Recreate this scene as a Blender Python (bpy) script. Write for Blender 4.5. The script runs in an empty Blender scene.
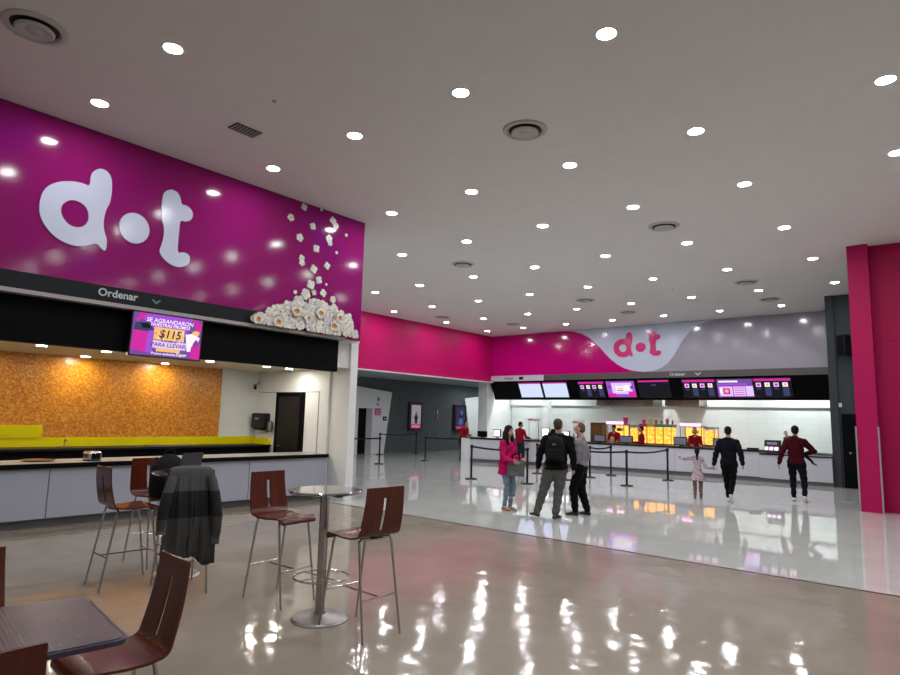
import bpy, bmesh, math, random
from math import sin, cos, pi, radians, atan2
from mathutils import Vector, Matrix
from mathutils.geometry import tessellate_polygon
V = Vector
random.seed(7)
sc = bpy.context.scene
COL = sc.collection

# ------------------------------------------------------------ materials
MATS = {}
def mat(name, col, rough=.5, metal=0, emit=None, es=0, coat=0, spec=.5, build=None, alpha=1, trans=0):
    if name in MATS: return MATS[name]
    m = bpy.data.materials.new(name); m.use_nodes = True
    nt = m.node_tree; b = nt.nodes['Principled BSDF']
    b.inputs['Base Color'].default_value = (*col, 1)
    b.inputs['Roughness'].default_value = rough
    b.inputs['Metallic'].default_value = metal
    b.inputs['Specular IOR Level'].default_value = spec
    b.inputs['Coat Weight'].default_value = coat
    b.inputs['Coat Roughness'].default_value = .05
    b.inputs['Transmission Weight'].default_value = trans
    if emit:
        b.inputs['Emission Color'].default_value = (*emit, 1); b.inputs['Emission Strength'].default_value = es
    if build: build(nt, b)
    MATS[name] = m
    return m
def coords(nt, scale=(1,1,1), loc=(0,0,0), rot=(0,0,0), kind='Object'):
    tc = nt.nodes.new('ShaderNodeTexCoord'); mp = nt.nodes.new('ShaderNodeMapping')
    mp.inputs['Scale'].default_value = scale; mp.inputs['Location'].default_value = loc; mp.inputs['Rotation'].default_value = rot
    nt.links.new(tc.outputs[kind], mp.inputs['Vector']); return mp.outputs['Vector']
def noise(nt, vec, scale, detail=3, rough=.5):
    n = nt.nodes.new('ShaderNodeTexNoise'); n.inputs['Scale'].default_value = scale
    n.inputs['Detail'].default_value = detail; n.inputs['Roughness'].default_value = rough
    nt.links.new(vec, n.inputs['Vector']); return n.outputs['Fac']
def ramp(nt, fac, stops):
    r = nt.nodes.new('ShaderNodeValToRGB'); e = r.color_ramp.elements
    while len(e) < len(stops): e.new(.5)
    for i, (p, c) in enumerate(stops):
        e[i].position = p; e[i].color = (*c, 1)
    nt.links.new(fac, r.inputs['Fac']); return r.outputs['Color']
def bump(nt, b, h, strength, dist=.01):
    n = nt.nodes.new('ShaderNodeBump'); n.inputs['Strength'].default_value = strength; n.inputs['Distance'].default_value = dist
    nt.links.new(h, n.inputs['Height']); nt.links.new(n.outputs['Normal'], b.inputs['Normal'])
    return n.outputs['Normal']
def noisy(c1, c2, scale, sc3=(1,1,1), bmp=0, bd=.002, lo=.35, hi=.65, detail=4):
    def f(nt, b):
        n = noise(nt, coords(nt, sc3), scale, detail)
        nt.links.new(ramp(nt, n, [(lo, c1), (hi, c2)]), b.inputs['Base Color'])
        if bmp: bump(nt, b, n, bmp, bd)
    return f

def f_floor(nt, b):
    v = coords(nt)
    n = noise(nt, v, .9, 4)
    nt.links.new(ramp(nt, n, [(.3, (.225,.195,.155)), (.7, (.30,.265,.215))]), b.inputs['Base Color'])
    n2 = noise(nt, v, 3.2, 1)
    n3 = noise(nt, v, 11, 1)
    n4 = noise(nt, v, 42, 2); m4 = nt.nodes.new('ShaderNodeMath'); m4.operation='MULTIPLY_ADD'; m4.inputs[1].default_value=.035
    mx = nt.nodes.new('ShaderNodeMath'); mx.operation = 'MULTIPLY_ADD'; mx.inputs[1].default_value = .13
    nt.links.new(n3, mx.inputs[0]); nt.links.new(n2, mx.inputs[2])
    nt.links.new(n4, m4.inputs[0]); nt.links.new(mx.outputs[0], m4.inputs[2])
    bump(nt, b, m4.outputs[0], .29, .02)
def f_tile(nt, b):
    v = coords(nt)
    n = noise(nt, v, 1.5, 3)
    nt.links.new(ramp(nt, n, [(.3, (.47,.49,.47)), (.7, (.52,.535,.515))]), b.inputs['Base Color'])
    n2 = noise(nt, v, .8, 1)
    bump(nt, b, n2, .12, .01)
def f_facade(nt, b):
    v = coords(nt, (1,1,1))
    n = noise(nt, v, .75, 2)
    c = ramp(nt, n, [(.4, (.215,.008,.108)), (.6, (.225,.007,.125)), (.78, (.20,.008,.20))])
    vo = nt.nodes.new('ShaderNodeTexVoronoi'); vo.inputs['Scale'].default_value = 1.9; vo.inputs['Randomness'].default_value = 1
    nt.links.new(v, vo.inputs['Vector'])
    r2 = ramp(nt, vo.outputs['Distance'], [(.14, (.05,.05,.05)), (.18, (0,0,0))])
    mm = nt.nodes.new('ShaderNodeMixRGB'); mm.blend_type = 'MIX'; mm.inputs['Color2'].default_value = (.25,.03,.42,1)
    nt.links.new(r2, mm.inputs['Fac']); nt.links.new(c, mm.inputs['Color1'])
    nt.links.new(mm.outputs['Color'], b.inputs['Base Color'])
def f_orange(nt, b):
    v = coords(nt)
    vo = nt.nodes.new('ShaderNodeTexVoronoi'); vo.inputs['Scale'].default_value = 34
    nt.links.new(v, vo.inputs['Vector'])
    nt.links.new(ramp(nt, vo.outputs['Color'], [(.1, (.36,.11,.006)), (.5, (.52,.19,.012)), (.9, (.66,.30,.025))]), b.inputs['Base Color'])
    bump(nt, b, vo.outputs['Distance'], .4, .004)
def f_wood(nt, b):
    v = coords(nt, (16, 5, 1.2))
    n = noise(nt, v, 1.5, 6, .6)
    nt.links.new(ramp(nt, n, [(.25, (.062,.010,.005)), (.55, (.085,.015,.006)), (.8, (.115,.024,.009))]), b.inputs['Base Color'])
def f_dimple(nt, b):
    v = coords(nt)
    vo = nt.nodes.new('ShaderNodeTexVoronoi'); vo.inputs['Scale'].default_value = 55; vo.inputs['Randomness'].default_value = .15
    nt.links.new(v, vo.inputs['Vector'])
    bump(nt, b, vo.outputs['Distance'], .55, .004)
def f_brick(nt, b):
    br = nt.nodes.new('ShaderNodeTexBrick'); br.offset = 0
    br.inputs['Scale'].default_value = 1; br.inputs['Brick Width'].default_value = .6; br.inputs['Row Height'].default_value = .2
    br.inputs['Mortar Size'].default_value = .006
    br.inputs['Color1'].default_value = (.62,.66,.64,1); br.inputs['Color2'].default_value = (.60,.645,.625,1); br.inputs['Mortar'].default_value = (.53,.57,.555,1)
    nt.links.new(coords(nt, (1,1,1), rot=(radians(90),0,0)), br.inputs['Vector'])
    nt.links.new(br.outputs['Color'], b.inputs['Base Color'])
def f_jacket(nt, b):
    tc = nt.nodes.new('ShaderNodeTexCoord'); sp = nt.nodes.new('ShaderNodeSeparateXYZ')
    nt.links.new(tc.outputs['Object'], sp.inputs[0])
    n = noise(nt, coords(nt), 60, 2)
    nt.links.new(ramp(nt, sp.outputs['Z'], [(.0, (.045,.045,.042)), (.72, (.05,.05,.047)), (.725, (.007,.008,.010)), (.96, (.007,.008,.010)), (.965, (.065,.065,.06))]), b.inputs['Base Color'])
    bump(nt, b, n, .3, .003)
def f_dress(nt, b):
    vo = nt.nodes.new('ShaderNodeTexVoronoi'); vo.inputs['Scale'].default_value = 34
    nt.links.new(coords(nt), vo.inputs['Vector'])
    nt.links.new(ramp(nt, vo.outputs['Color'], [(.2, (.20,.07,.10)), (.35, (.38,.28,.31)), (.8, (.44,.37,.40))]), b.inputs['Base Color'])

M_ceil = mat('ceiling_paint', (.66,.65,.635), .7, build=noisy((.65,.64,.625), (.67,.66,.645), 3, bmp=.05))
M_floor = mat('polished_vinyl', (.3,.27,.22), .085, build=f_floor, spec=.32)
M_tile = mat('polished_tile', (.5,.52,.49), .035, build=f_tile, spec=.8)
M_facade = mat('printed_purple_vinyl', (.3,.01,.2), .10, build=f_facade, spec=.2)
M_pink = mat('pink_paint', (.60,.003,.155), .5, spec=.2, build=noisy((.46,.001,.105), (.49,.0015,.115), 5, bmp=.05))
M_pinkgloss = mat('pink_gloss_panel', (.62,.002,.21), .12, build=noisy((.46,.0005,.15), (.48,.001,.165), .5))
M_pinkdark = mat('pink_column_paint', (.46,.004,.125), .45, spec=.25, build=noisy((.38,.001,.075), (.41,.0015,.085), 40, bmp=.1))
M_grayw = mat('slate_gray_paint', (.085,.098,.102), .6, spec=.15, build=noisy((.075,.088,.093), (.09,.103,.107), 4))
M_grayg = mat('gray_gloss_panel', (.30,.29,.34), .14, build=noisy((.29,.28,.33), (.31,.3,.35), 1))
M_white = mat('white_paint', (.66,.68,.68), .5, build=noisy((.65,.67,.67), (.67,.69,.69), 3))
M_whiteg = mat('white_laminate', (.54,.55,.61), .25, build=noisy((.53,.54,.60), (.55,.56,.62), 2))
M_whitelog = mat('white_vinyl_print', (.50,.54,.68), .16, spec=.35)
M_kios_shaded = mat('kiosk_laminate_shaded', (.36,.38,.46), .3, spec=.3)  # white laminate with the counter's weaker light darkened into its colour
M_tilew = mat('white_wall_tile', (.62,.66,.64), .25, build=f_brick)
M_black = mat('black_panel', (.002,.002,.003), .6, spec=.08)
M_blackm = mat('black_plastic', (.006,.006,.008), .45, spec=.3)
M_dark = mat('charcoal_band', (.010,.012,.015), .5, spec=.15)
M_taupe = mat('taupe_band', (.085,.075,.072), .4)
M_strip = mat('gray_strip', (.30,.28,.27), .4)
M_cream = mat('cream_soffit', (.60,.56,.42), .5)
M_orange = mat('orange_mosaic', (.5,.17,.02), .3, build=f_orange)
M_yellow = mat('yellow_laminate', (.66,.58,.0), .35, spec=.2)
M_ctop = mat('gray_worktop', (.34,.33,.32), .3, build=noisy((.3,.29,.28), (.38,.37,.36), 40))
M_kick = mat('gray_plinth', (.16,.155,.16), .4)
M_chrome = mat('brushed_steel', (.42,.41,.40), .22, 1)
M_steel = mat('dull_steel', (.30,.29,.29), .35, 1)
M_guard = mat('aluminium_guard', (.6,.58,.6), .3, 1)
M_wood = mat('mahogany_plywood', (.15,.035,.016), .22, build=f_wood, coat=.08, spec=.35)
M_dimple = mat('dimpled_steel', (.075,.09,.14), .26, 1, build=f_dimple)
M_glass = mat('steel_table_top', (.42,.44,.46), .12, .9)
M_lamp = mat('lamp_lens', (1,1,1), .5, emit=(1,.985,1), es=262)
M_fill = mat('added_fill_lens', (1,1,1), .5, emit=(.95,1,1), es=520)  # lens of the added fill lamps over staff zone and corridor
M_lampw = mat('warm_lamp_lens', (1,1,1), .5, emit=(1,.93,.80), es=280)
M_ring = mat('lamp_trim', (.75,.75,.75), .4)
M_vent = mat('vent_metal', (.42,.42,.41), .45)
M_ventd = mat('vent_dark', (.015,.015,.015), .7)
def em(name, c, s=1): return mat(name, (0,0,0), .5, emit=c, es=s, spec=.08)

# ------------------------------------------------------------ mesh builder
LAST=[None]
class MB:
    def __init__(s, off=(0,0,0)):
        s.v=[]; s.f=[]; s.m=[]; s.off=V(off)
    def add(s, vs, fs, mi=0):
        n=len(s.v); s.v += [V(p)-s.off for p in vs]
        s.f += [tuple(n+i for i in f) for f in fs]; s.m += [mi]*len(fs); return s
    def box(s, x0,x1,y0,y1,z0,z1, mi=0):
        vs=[(x,y,z) for z in (z0,z1) for y in (y0,y1) for x in (x0,x1)]
        return s.add(vs, [(0,2,3,1),(4,5,7,6),(0,1,5,4),(2,6,7,3),(0,4,6,2),(1,3,7,5)], mi)
    def tube(s, pts, r, n=8, mi=0, closed=False):
        pts=[V(p) for p in pts]; N=len(pts); vs=[]; fs=[]
        up=V((0,0,1))
        for i,p in enumerate(pts):
            a=pts[(i-1)%N] if (closed or i>0) else p; b=pts[(i+1)%N] if (closed or i<N-1) else p
            t=(b-a).normalized(); u=t.cross(up)
            if u.length<.05: u=t.cross(V((1,0,0)))
            u.normalize(); w=t.cross(u); rr=r[i] if isinstance(r,(list,tuple)) else r
            vs += [p+(u*cos(2*pi*k/n)+w*sin(2*pi*k/n))*rr for k in range(n)]
        for i in range(N if closed else N-1):
            j=(i+1)%N
            for k in range(n):
                fs.append((i*n+k, i*n+(k+1)%n, j*n+(k+1)%n, j*n+k))
        if not closed:
            fs.append(tuple(range(n))[::-1]); fs.append(tuple((N-1)*n+k for k in range(n)))
        return s.add(vs, fs, mi)
    def lathe(s, prof, c=(0,0,0), n=32, mi=0, axis=None):
        c=V(c); vs=[]; fs=[]
        q = V((0,0,1)).rotation_difference(V(axis)) if axis else None
        for r,z in prof:
            for k in range(n):
                p=V((max(r,1e-4)*cos(2*pi*k/n), max(r,1e-4)*sin(2*pi*k/n), z))
                if q: p=q@p
                vs.append(c+p)
        for i in range(len(prof)-1):
            for k in range(n): fs.append((i*n+k, i*n+(k+1)%n, (i+1)*n+(k+1)%n, (i+1)*n+k))
        fs.append(tuple(range(n))[::-1]); fs.append(tuple((len(prof)-1)*n+k for k in range(n)))
        return s.add(vs, fs, mi)
    def prism(s, loops, f0, f1, mi=0):
        """loops: outer and holes of 2D points; f0/f1 map (a,b) to 3D on the two faces"""
        flat=[p for l in loops for p in l]
        tris=tessellate_polygon([[V((a,b,0)) for a,b in l] for l in loops])
        n=len(flat); vs=[f0(*p) for p in flat]+[f1(*p) for p in flat]
        fs=[tuple(t) for t in tris]+[tuple(n+i for i in t)[::-1] for t in tris]
        o=0
        for l in loops:
            k=len(l)
            for i in range(k):
                a=o+i; b=o+(i+1)%k; fs.append((a,b,n+b,n+a))
            o+=k
        return s.add(vs, fs, mi)
    def build(s, name, mats, parent=None, smooth=False, bevel=0, angle=35, loc=None, recalc=True):
        me=bpy.data.meshes.new(name); me.from_pydata([tuple(p) for p in s.v], [], s.f)
        for m in (mats if isinstance(mats,(list,tuple)) else [mats]): me.materials.append(m)
        me.polygons.foreach_set('material_index', s.m)
        if recalc:
            bm=bmesh.new(); bm.from_mesh(me); bmesh.ops.recalc_face_normals(bm, faces=bm.faces); bm.to_mesh(me); bm.free()
        if smooth:
            me.shade_smooth(); me.set_sharp_from_angle(angle=radians(angle))
        me.update()
        o=bpy.data.objects.new(name, me); COL.objects.link(o)
        LAST[0]=o
        if parent: o.parent=parent
        if loc: o.location=loc
        if bevel:
            md=o.modifiers.new('bevel','BEVEL'); md.width=bevel; md.segments=2; md.limit_method='ANGLE'; md.angle_limit=radians(40)
        return o
def tag(o, label, cat, group=None, kind=None):
    o['label']=label; o['category']=cat
    if group: o['group']=group
    if kind: o['kind']=kind
    return o
def thing(name, label, cat, loc=(0,0,0), rz=0, group=None):
    o=bpy.data.objects.new(name, None); o.empty_display_size=.1; COL.objects.link(o)
    o.location=loc; o.rotation_euler=(0,0,rz); return tag(o,label,cat,group)
def struct(o, label=None):
    o['kind']='structure'
    if label: o['label']=label
    return o
def copy_tree(o, parent=None):
    c=o.copy(); COL.objects.link(c); c.parent=parent
    for ch in [x for x in bpy.data.objects if x.parent==o]: copy_tree(ch,c)
    return c
def text_mb(txt, size, origin, ex, ez, thick=.004, bold=.0, mi=0, align='LEFT', shear=0, off=(0,0,0)):
    """text laid on the plane spanned by ex (writing) and ez (up)"""
    cu=bpy.data.curves.new('t','FONT'); cu.body=txt; cu.size=size; cu.extrude=thick/2; cu.offset=bold; cu.align_x=align; cu.shear=shear
    cu.resolution_u=3
    o=bpy.data.objects.new('t',cu); me=bpy.data.meshes.new_from_object(o)
    ex=V(ex).normalized(); ez=V(ez).normalized(); en=ex.cross(ez); mb=MB(off)
    mb.add([V(origin)+ex*v.co.x+ez*v.co.y+en*(v.co.z+thick/2) for v in me.vertices], [tuple(p.vertices) for p in me.polygons], mi)
    bpy.data.objects.remove(o); bpy.data.curves.remove(cu); bpy.data.meshes.remove(me)
    return mb
def merge(a, b, mi=None):
    n=len(a.v); a.v+=b.v; a.f+=[tuple(n+i for i in f) for f in b.f]; a.m+=[mi if mi is not None else k for k in b.m]; return a

# ------------------------------------------------------------ camera
f,p,r,y = 618.74,.1295,.0263,-.6984
right=V((cos(y),-sin(y),0)); fwd=V((sin(y),cos(y),0)); up=V((0,0,1))
f2=fwd*cos(p)+up*sin(p); u2=-fwd*sin(p)+up*cos(p)
r3=right*cos(r)+u2*sin(r); u3=-right*sin(r)+u2*cos(r)
cam=bpy.data.cameras.new('camera'); cam.sensor_width=36; cam.lens=f*36/900; cam.clip_start=.05; cam.clip_end=200
co=bpy.data.objects.new('camera',cam); COL.objects.link(co)
co.matrix_world=Matrix(((r3.x,u3.x,-f2.x,0),(r3.y,u3.y,-f2.y,0),(r3.z,u3.z,-f2.z,1.7),(0,0,0,1)))
sc.camera=co

# ------------------------------------------------------------ room shell
H=5.66; XF=-9.39
XR=7.0; YB=-7.0; XW=-21.2
struct(MB().box(-22,XR,YB,8.08,-.15,0).build('floor_seating',M_floor), 'beige polished vinyl floor of the seating area')
struct(MB().box(-22.5,XR,8.12,31,-.15,0).build('floor_hall',M_tile), 'glossy pale grey tiled floor of the ticket hall')
struct(MB().box(-22,XR,8.08,8.12,-.15,.004).build('trim_1',mat('brass_joint',(.06,.045,.035),.35,.3)), 'thin dark joint strip between the two floors')
struct(MB().box(-22.5,XR,YB,31,H,H+.2).build('ceiling',M_ceil), 'high plain light grey plaster ceiling')
struct(MB().box(XR,XR+.2,YB,16,0,H).build('wall_right',M_white), 'white wall closing the seating area')
struct(MB().box(-22,XR,YB-.2,YB,0,H).build('wall_behind',M_white))
# left far: gray wall, pink header with recess under it
struct(MB().box(XW-.2,XW,8.6,31,0,3.46).build('wall_left',M_grayw), 'slate grey wall of the restroom corridor')
struct(MB().box(XW-.2,-17.62,8.6,31,3.46,3.60).build('ceiling_corridor',mat('corridor_soffit',(.24,.27,.275),.6,spec=.1)), 'low grey soffit of the corridor')
struct(MB().box(-17.62,-17.55,8.6,24.09,3.46,H).build('wall_left_upper',M_pink), 'long pink upper wall running to the far corner')
struct(MB().box(-17.64,-17.44,8.6,24.09,3.42,3.46).build('trim_2',M_white), 'thin pale edge strip under the pink upper wall')
struct(MB().box(XW,-16,30.8,31,0,H).build('wall_corridor_end',M_grayw))
# right side: pink column, pink wall, gray wall
struct(MB().box(-1.86,-1.48,15.64,16.2,0,H).build('wall_pink_column',M_pinkdark), 'square magenta column at the right side')
mb=MB().box(-1.48,XR,15.9,16.1,0,3.55).box(-1.48,XR,15.9,16.1,3.565,H).box(-1.48,XR,15.91,16.1,3.55,3.565)
struct(mb.build('wall_pink_right',mat('pink_wall_paint',(.34,.004,.085),.5,spec=.2,build=noisy((.30,.001,.055),(.33,.0015,.062),40,bmp=.1))), 'magenta wall beside the square column')
struct(MB().box(-3.17,-2.96,21.35,26.2,0,H).box(-2.96,XR,21.4,21.6,0,H).build('wall_right_far',mat('slate_dark_paint',(.05,.06,.065),.6,spec=.12)), 'slate grey wall right of the snack counter')
struct(MB().box(XR,XR+.2,16,22,0,H).build('wall_right_end',M_grayw))
g=MB()
g.box(-1.885,-1.855,15.615,15.645,.0,1.75); o=g.build('corner_guard',M_guard); tag(o,'left one of two thin metal corner guards on the magenta column','corner guard','metal guards on the magenta column')
g=MB().box(-1.49,-1.46,15.615,15.645,0,1.75); o=g.build('corner_guard',M_guard); tag(o,'right one of two thin metal corner guards on the magenta column','corner guard','metal guards on the magenta column')
# header over the snack counter, Y=24.09 : pink / white swoosh / gray
HY=24.09
struct(MB().box(-17.55,-3.17,HY,HY+.15,3.5,H).build('wall_back_upper',M_grayg), 'glossy grey upper wall over the snack counter')
swp=[(-17.55,H-.003),(-13.9,H-.003),(-13.5,5.655),(-13.1,5.60),(-12.7,5.47),(-12.36,5.27),(-12.1,5.05),(-11.85,4.80),(-11.65,4.56),(-11.4,4.32),(-11.1,4.08),(-10.8,3.92),(-10.45,3.81),(-10.0,3.75),(-17.55,3.75)]
o=MB((-15,HY,4.6)).prism([swp], lambda a,b:(a,HY-.012,b), lambda a,b:(a,HY-.002,b)).build('magenta_cladding',M_pinkgloss,loc=(-15,HY,4.6))
tag(o,'glossy magenta panel with a curved right edge over the snack counter','wall panel')
sww=[(-13.85,H-.004),(-13.5,5.645),(-13.1,5.59),(-12.7,5.46),(-12.36,5.26),(-12.1,5.04),(-11.85,4.79),(-11.65,4.55),(-11.4,4.31),(-11.1,4.07),(-10.8,3.91),(-10.45,3.80),(-9.95,3.755),(-9.6,3.78),(-9.3,3.87),(-9.0,4.06),(-8.78,4.32),(-8.59,4.61),(-8.35,5.0),(-8.1,5.28),(-7.8,5.5),(-7.4,5.61),(-6.9,H-.004)]
o=MB((-10,HY,4.6)).prism([sww], lambda a,b:(a,HY-.010,b), lambda a,b:(a,HY-.0015,b)).build('white_cladding',M_whitelog,loc=(-10,HY,4.6))
tag(o,'pale white bowl shaped panel behind the small magenta letters','wall panel')
D=[(3.15,4.82),(3.14,5.0),(3.19,5.08),(3.26,5.13),(3.35,5.12),(3.42,5.04),(3.44,4.83),(3.43,4.66),(3.39,4.56),(3.37,4.44),(3.37,4.31),(3.4,4.2),(3.44,4.12),(3.44,3.93),(3.36,3.98),(3.31,4.04),(3.19,3.97),(3.06,3.93),(2.92,3.94),(2.77,4.0),(2.64,4.13),(2.57,4.27),(2.56,4.44),(2.59,4.6),(2.67,4.71),(2.8,4.79),(2.94,4.83),(3.05,4.84)]
DH=[(2.82,4.35),(2.82,4.45),(2.87,4.52),(2.95,4.57),(3.05,4.56),(3.13,4.51),(3.17,4.42),(3.17,4.31),(3.12,4.23),(3.04,4.19),(2.94,4.2),(2.86,4.27)]
DO=[(3.8+.22*cos(a*pi/12),4.38+.23*sin(a*pi/12)) for a in range(24)]
T=[(4.17,4.93),(4.18,5.04),(4.23,5.1),(4.31,5.14),(4.41,5.11),(4.46,5.01),(4.47,4.94),(4.56,4.95),(4.65,4.9),(4.68,4.81),(4.64,4.72),(4.55,4.68),(4.47,4.69),(4.47,4.49),(4.47,4.24),(4.48,4.15),(4.57,4.19),(4.66,4.17),(4.69,4.09),(4.66,4.0),(4.56,3.94),(4.44,3.93),(4.31,3.98),(4.22,4.06),(4.19,4.13),(4.21,4.19),(4.24,4.33),(4.24,4.5),(4.18,4.63),(4.17,4.8)]
def smooth_loop(l, it=2):
    for _ in range(it):
        q=[]
        for i in range(len(l)):
            a=l[i]; b=l[(i+1)%len(l)]
            q+=[(a[0]*.75+b[0]*.25,a[1]*.75+b[1]*.25),(a[0]*.25+b[0]*.75,a[1]*.25+b[1]*.75)]
        l=q
    return l
D,DH,DO,T=[smooth_loop(l) for l in (D,DH,DO,T)]
def logo(root, m, fa, fb):
    for nm,loops in (('letter_d',[D,DH]),('letter_dot',[DO]),('letter_t',[T])):
        MB(root.location).prism(loops, fa, fb).build(nm,m,root)
lr=thing('wall_letters','large white lowercase letters d and t with a round dot on the purple kiosk facade','sign',(XF,3.6,4.5))
logo(lr,M_whitelog,lambda a,b:(XF+.003,a,b),lambda a,b:(XF+.018,a,b))
lr=thing('wall_letters','smaller magenta lowercase letters d and t with a dot over the snack counter','sign',(-10.26,HY,4.88))
kk=lambda a:-11.27+(a-2.56)*.945
kz=lambda b:4.37+(b-3.93)*.86
logo(lr,mat('magenta_letters',(.55,.002,.14),.2),lambda a,b:(kk(a),HY-.014,kz(b)),lambda a,b:(kk(a),HY-.035,kz(b)))
# sign band
o=MB((-8.9,HY,3.62)).box(-14.64,-3.17,HY-.03,HY,3.49,3.74).build('sign_band',M_taupe,loc=(-8.9,HY,3.62)); tag(o,'long dark taupe band with small white lettering above the menu screens','sign')
t=text_mb('Ordenar',.17,(-8.93,HY-.031,3.565),(1,0,0),(0,0,1),bold=.004,off=(-8.9,HY,3.62)); t.build('lettering',M_whitelog,o)
MB((-8.9,HY,3.62)).prism([[(-7.98,3.66),(-7.91,3.66),(-7.85,3.60),(-7.79,3.66),(-7.72,3.66),(-7.85,3.54)]],lambda a,b:(a,HY-.031,b),lambda a,b:(a,HY-.036,b)).build('chevron',M_whitelog,o)
o=MB((-16.2,HY,3.62)).box(-17.8,-14.64,HY-.04,HY,3.49,3.74).build('sign_band',M_whiteg,loc=(-16.2,HY,3.62)); tag(o,'short white band with tiny dark lettering above the pale menu screens','sign')
text_mb('Ordenar',.15,(-16.8,HY-.041,3.57),(1,0,0),(0,0,1),bold=.002,off=(-16.2,HY,3.62)).build('lettering',M_dark,o)
MB((-16.2,HY,3.62)).box(-15.95,-15.72,HY-.046,HY-.04,3.55,3.68).build('emblem',M_dark,o)
# menu panel (tilted forward) top at HY-.02, bottom set back
MT=V((0,HY-.02,3.5)); MBt=V((0,HY+.42,2.64))
mdir=(MBt-MT); ml=mdir.length; mdir.normalize(); mn=V((0,mdir.z,-mdir.y)); mn = mn if mn.y<0 else -mn
mb=MB((-10.6,HY,3)); a=(-17.62,-3.17)
mb.add([(a[0],MT.y,MT.z),(a[1],MT.y,MT.z),(a[1],MBt.y,MBt.z),(a[0],MBt.y,MBt.z),(a[0],MT.y+.3,3.5),(a[1],MT.y+.3,3.5),(a[1],MBt.y+.12,MBt.z),(a[0],MBt.y+.12,MBt.z)],
  [(0,1,2,3),(4,7,6,5),(0,4,5,1),(3,2,6,7),(0,3,7,4),(1,5,6,2)])
o=mb.build('menu_board_housing',M_black,loc=(-10.6,HY,3)); tag(o,'long black tilted panel that carries the menu screens over the snack counter','panel')
def mp(x,s,d=0): return V((x,MT.y,MT.z))+mdir*(s*ml)+mn*d
P_bez=mat('screen_bezel',(.008,.008,.01),.3)
P_pale=em('screen_pale_blue',(.62,.70,1.0),1.1); P_mag=em('screen_magenta',(.75,.03,.42),.9); P_pur=em('screen_purple',(.42,.10,.75),.9)
P_lil=em('screen_lilac',(.75,.55,.95),1.1); P_dk=em('screen_dark',(.01,.01,.016),1); P_blue=em('screen_blue_gray',(.045,.055,.13),1)
P_wht=em('screen_white',(.95,.85,.95),1.1); P_amb=em('screen_amber',(.95,.55,.18),1); P_vio=em('screen_violet',(.18,.08,.34),1)
SM=[P_pale,P_mag,P_pur,P_lil,P_dk,P_blue,P_wht,P_amb,P_vio]
def screen(x0,x1,label,kind):
    root=thing('menu_screen',label,'screen',((x0+x1)/2,HY+.1,3.1),group='menu screens over the snack counter'); off=root.location
    s0,s1=.10,.84
    def quad(mb,a,b,c,d,mi,dep=.0):
        X=lambda q:x0+(x1-x0)*q; S=lambda q:s0+(s1-s0)*q
        mb.add([mp(X(a),S(c),dep),mp(X(b),S(c),dep),mp(X(b),S(d),dep),mp(X(a),S(d),dep)],[(0,1,2,3)],mi)
    hb=MB(off); pts=[mp(x,s,d) for d in (.005,.055) for x,s in ((x0-.02,s0-.025),(x1+.02,s0-.025),(x1+.02,s1+.025),(x0-.02,s1+.025))]
    hb.add(pts,[(0,1,2,3),(7,6,5,4),(0,4,5,1),(1,5,6,2),(2,6,7,3),(3,7,4,0)]); hb.build('housing',P_bez,root)
    m=MB(off)
    if kind=='pale':
        quad(m,0,1,0,1,0,.056); quad(m,0,1,0,.08,1,.057); quad(m,.42,.56,.5,.55,3,.057)
    elif kind=='items':
        quad(m,0,1,0,1,4,.056); quad(m,0,1,0,.13,1,.057)
        for i in range(4):
            quad(m,.06+i*.24,.2+i*.24,.22,.45,6 if i%2 else 3,.057)
            quad(m,.05+i*.24,.22+i*.24,.5,.95,5,.057) if i%2 else quad(m,.07+i*.24,.19+i*.24,.52,.6,5,.057)
            quad(m,.09+i*.24,.17+i*.24,.27,.4,7 if i%2 else 1,.058)
    elif kind=='promo':
        quad(m,0,1,0,1,2,.056); quad(m,.18,.9,.1,.8,3,.057); quad(m,.32,.62,.3,.65,6,.058); quad(m,.36,.58,.42,.5,7,.059); quad(m,.36,.58,.55,.6,8,.059)
        quad(m,.03,.16,.25,.42,8,.057); quad(m,.0,.3,.75,1,1,.0575); quad(m,.75,1,.65,1,1,.0575); quad(m,.62,.82,.25,.6,6,.0585); quad(m,.84,.95,.3,.5,8,.058)
    elif kind=='bar':
        quad(m,0,1,0,1,4,.056); quad(m,0,1,-.02,.08,1,.057); quad(m,.42,.58,.25,.29,8,.057)
    elif kind=='promo2':
        quad(m,0,1,0,1,8,.056); quad(m,.05,.6,.08,.18,6,.057); quad(m,.02,.85,.24,.34,2,.057); quad(m,0,1,.38,1,2,.0565); quad(m,.05,.42,.42,.95,3,.057)
        quad(m,.45,.78,.42,.95,3,.057); quad(m,.8,1,.4,.95,3,.057); quad(m,.15,.35,.5,.85,1,.058); quad(m,.2,.3,.58,.75,7,.059)
        for i in range(4): quad(m,.48,.76,.48+i*.12,.52+i*.12,1,.058)
        quad(m,.06,.12,.5,.8,6,.058)
    m.build('display',SM,root,recalc=False)
screen(-16.0,-14.84,'leftmost pale blue menu screen above the counter','pale')
screen(-14.72,-13.52,'second pale blue menu screen, right beside the leftmost one','pale')
screen(-12.93,-11.76,'dark menu screen with four pictures, left of the lilac promotion screen','items')
screen(-11.64,-10.42,'bright lilac promotion screen below the small magenta letters','promo')
screen(-10.24,-9.0,'nearly black menu screen with only a magenta bar on top','bar')
screen(-8.47,-7.27,'dark menu screen with four pictures under the small word on the band','items')
screen(-7.20,-5.97,'bright purple promotion screen between two dark picture screens','promo2')
screen(-5.93,-4.73,'rightmost dark menu screen with a row of pictures','items')
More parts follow.
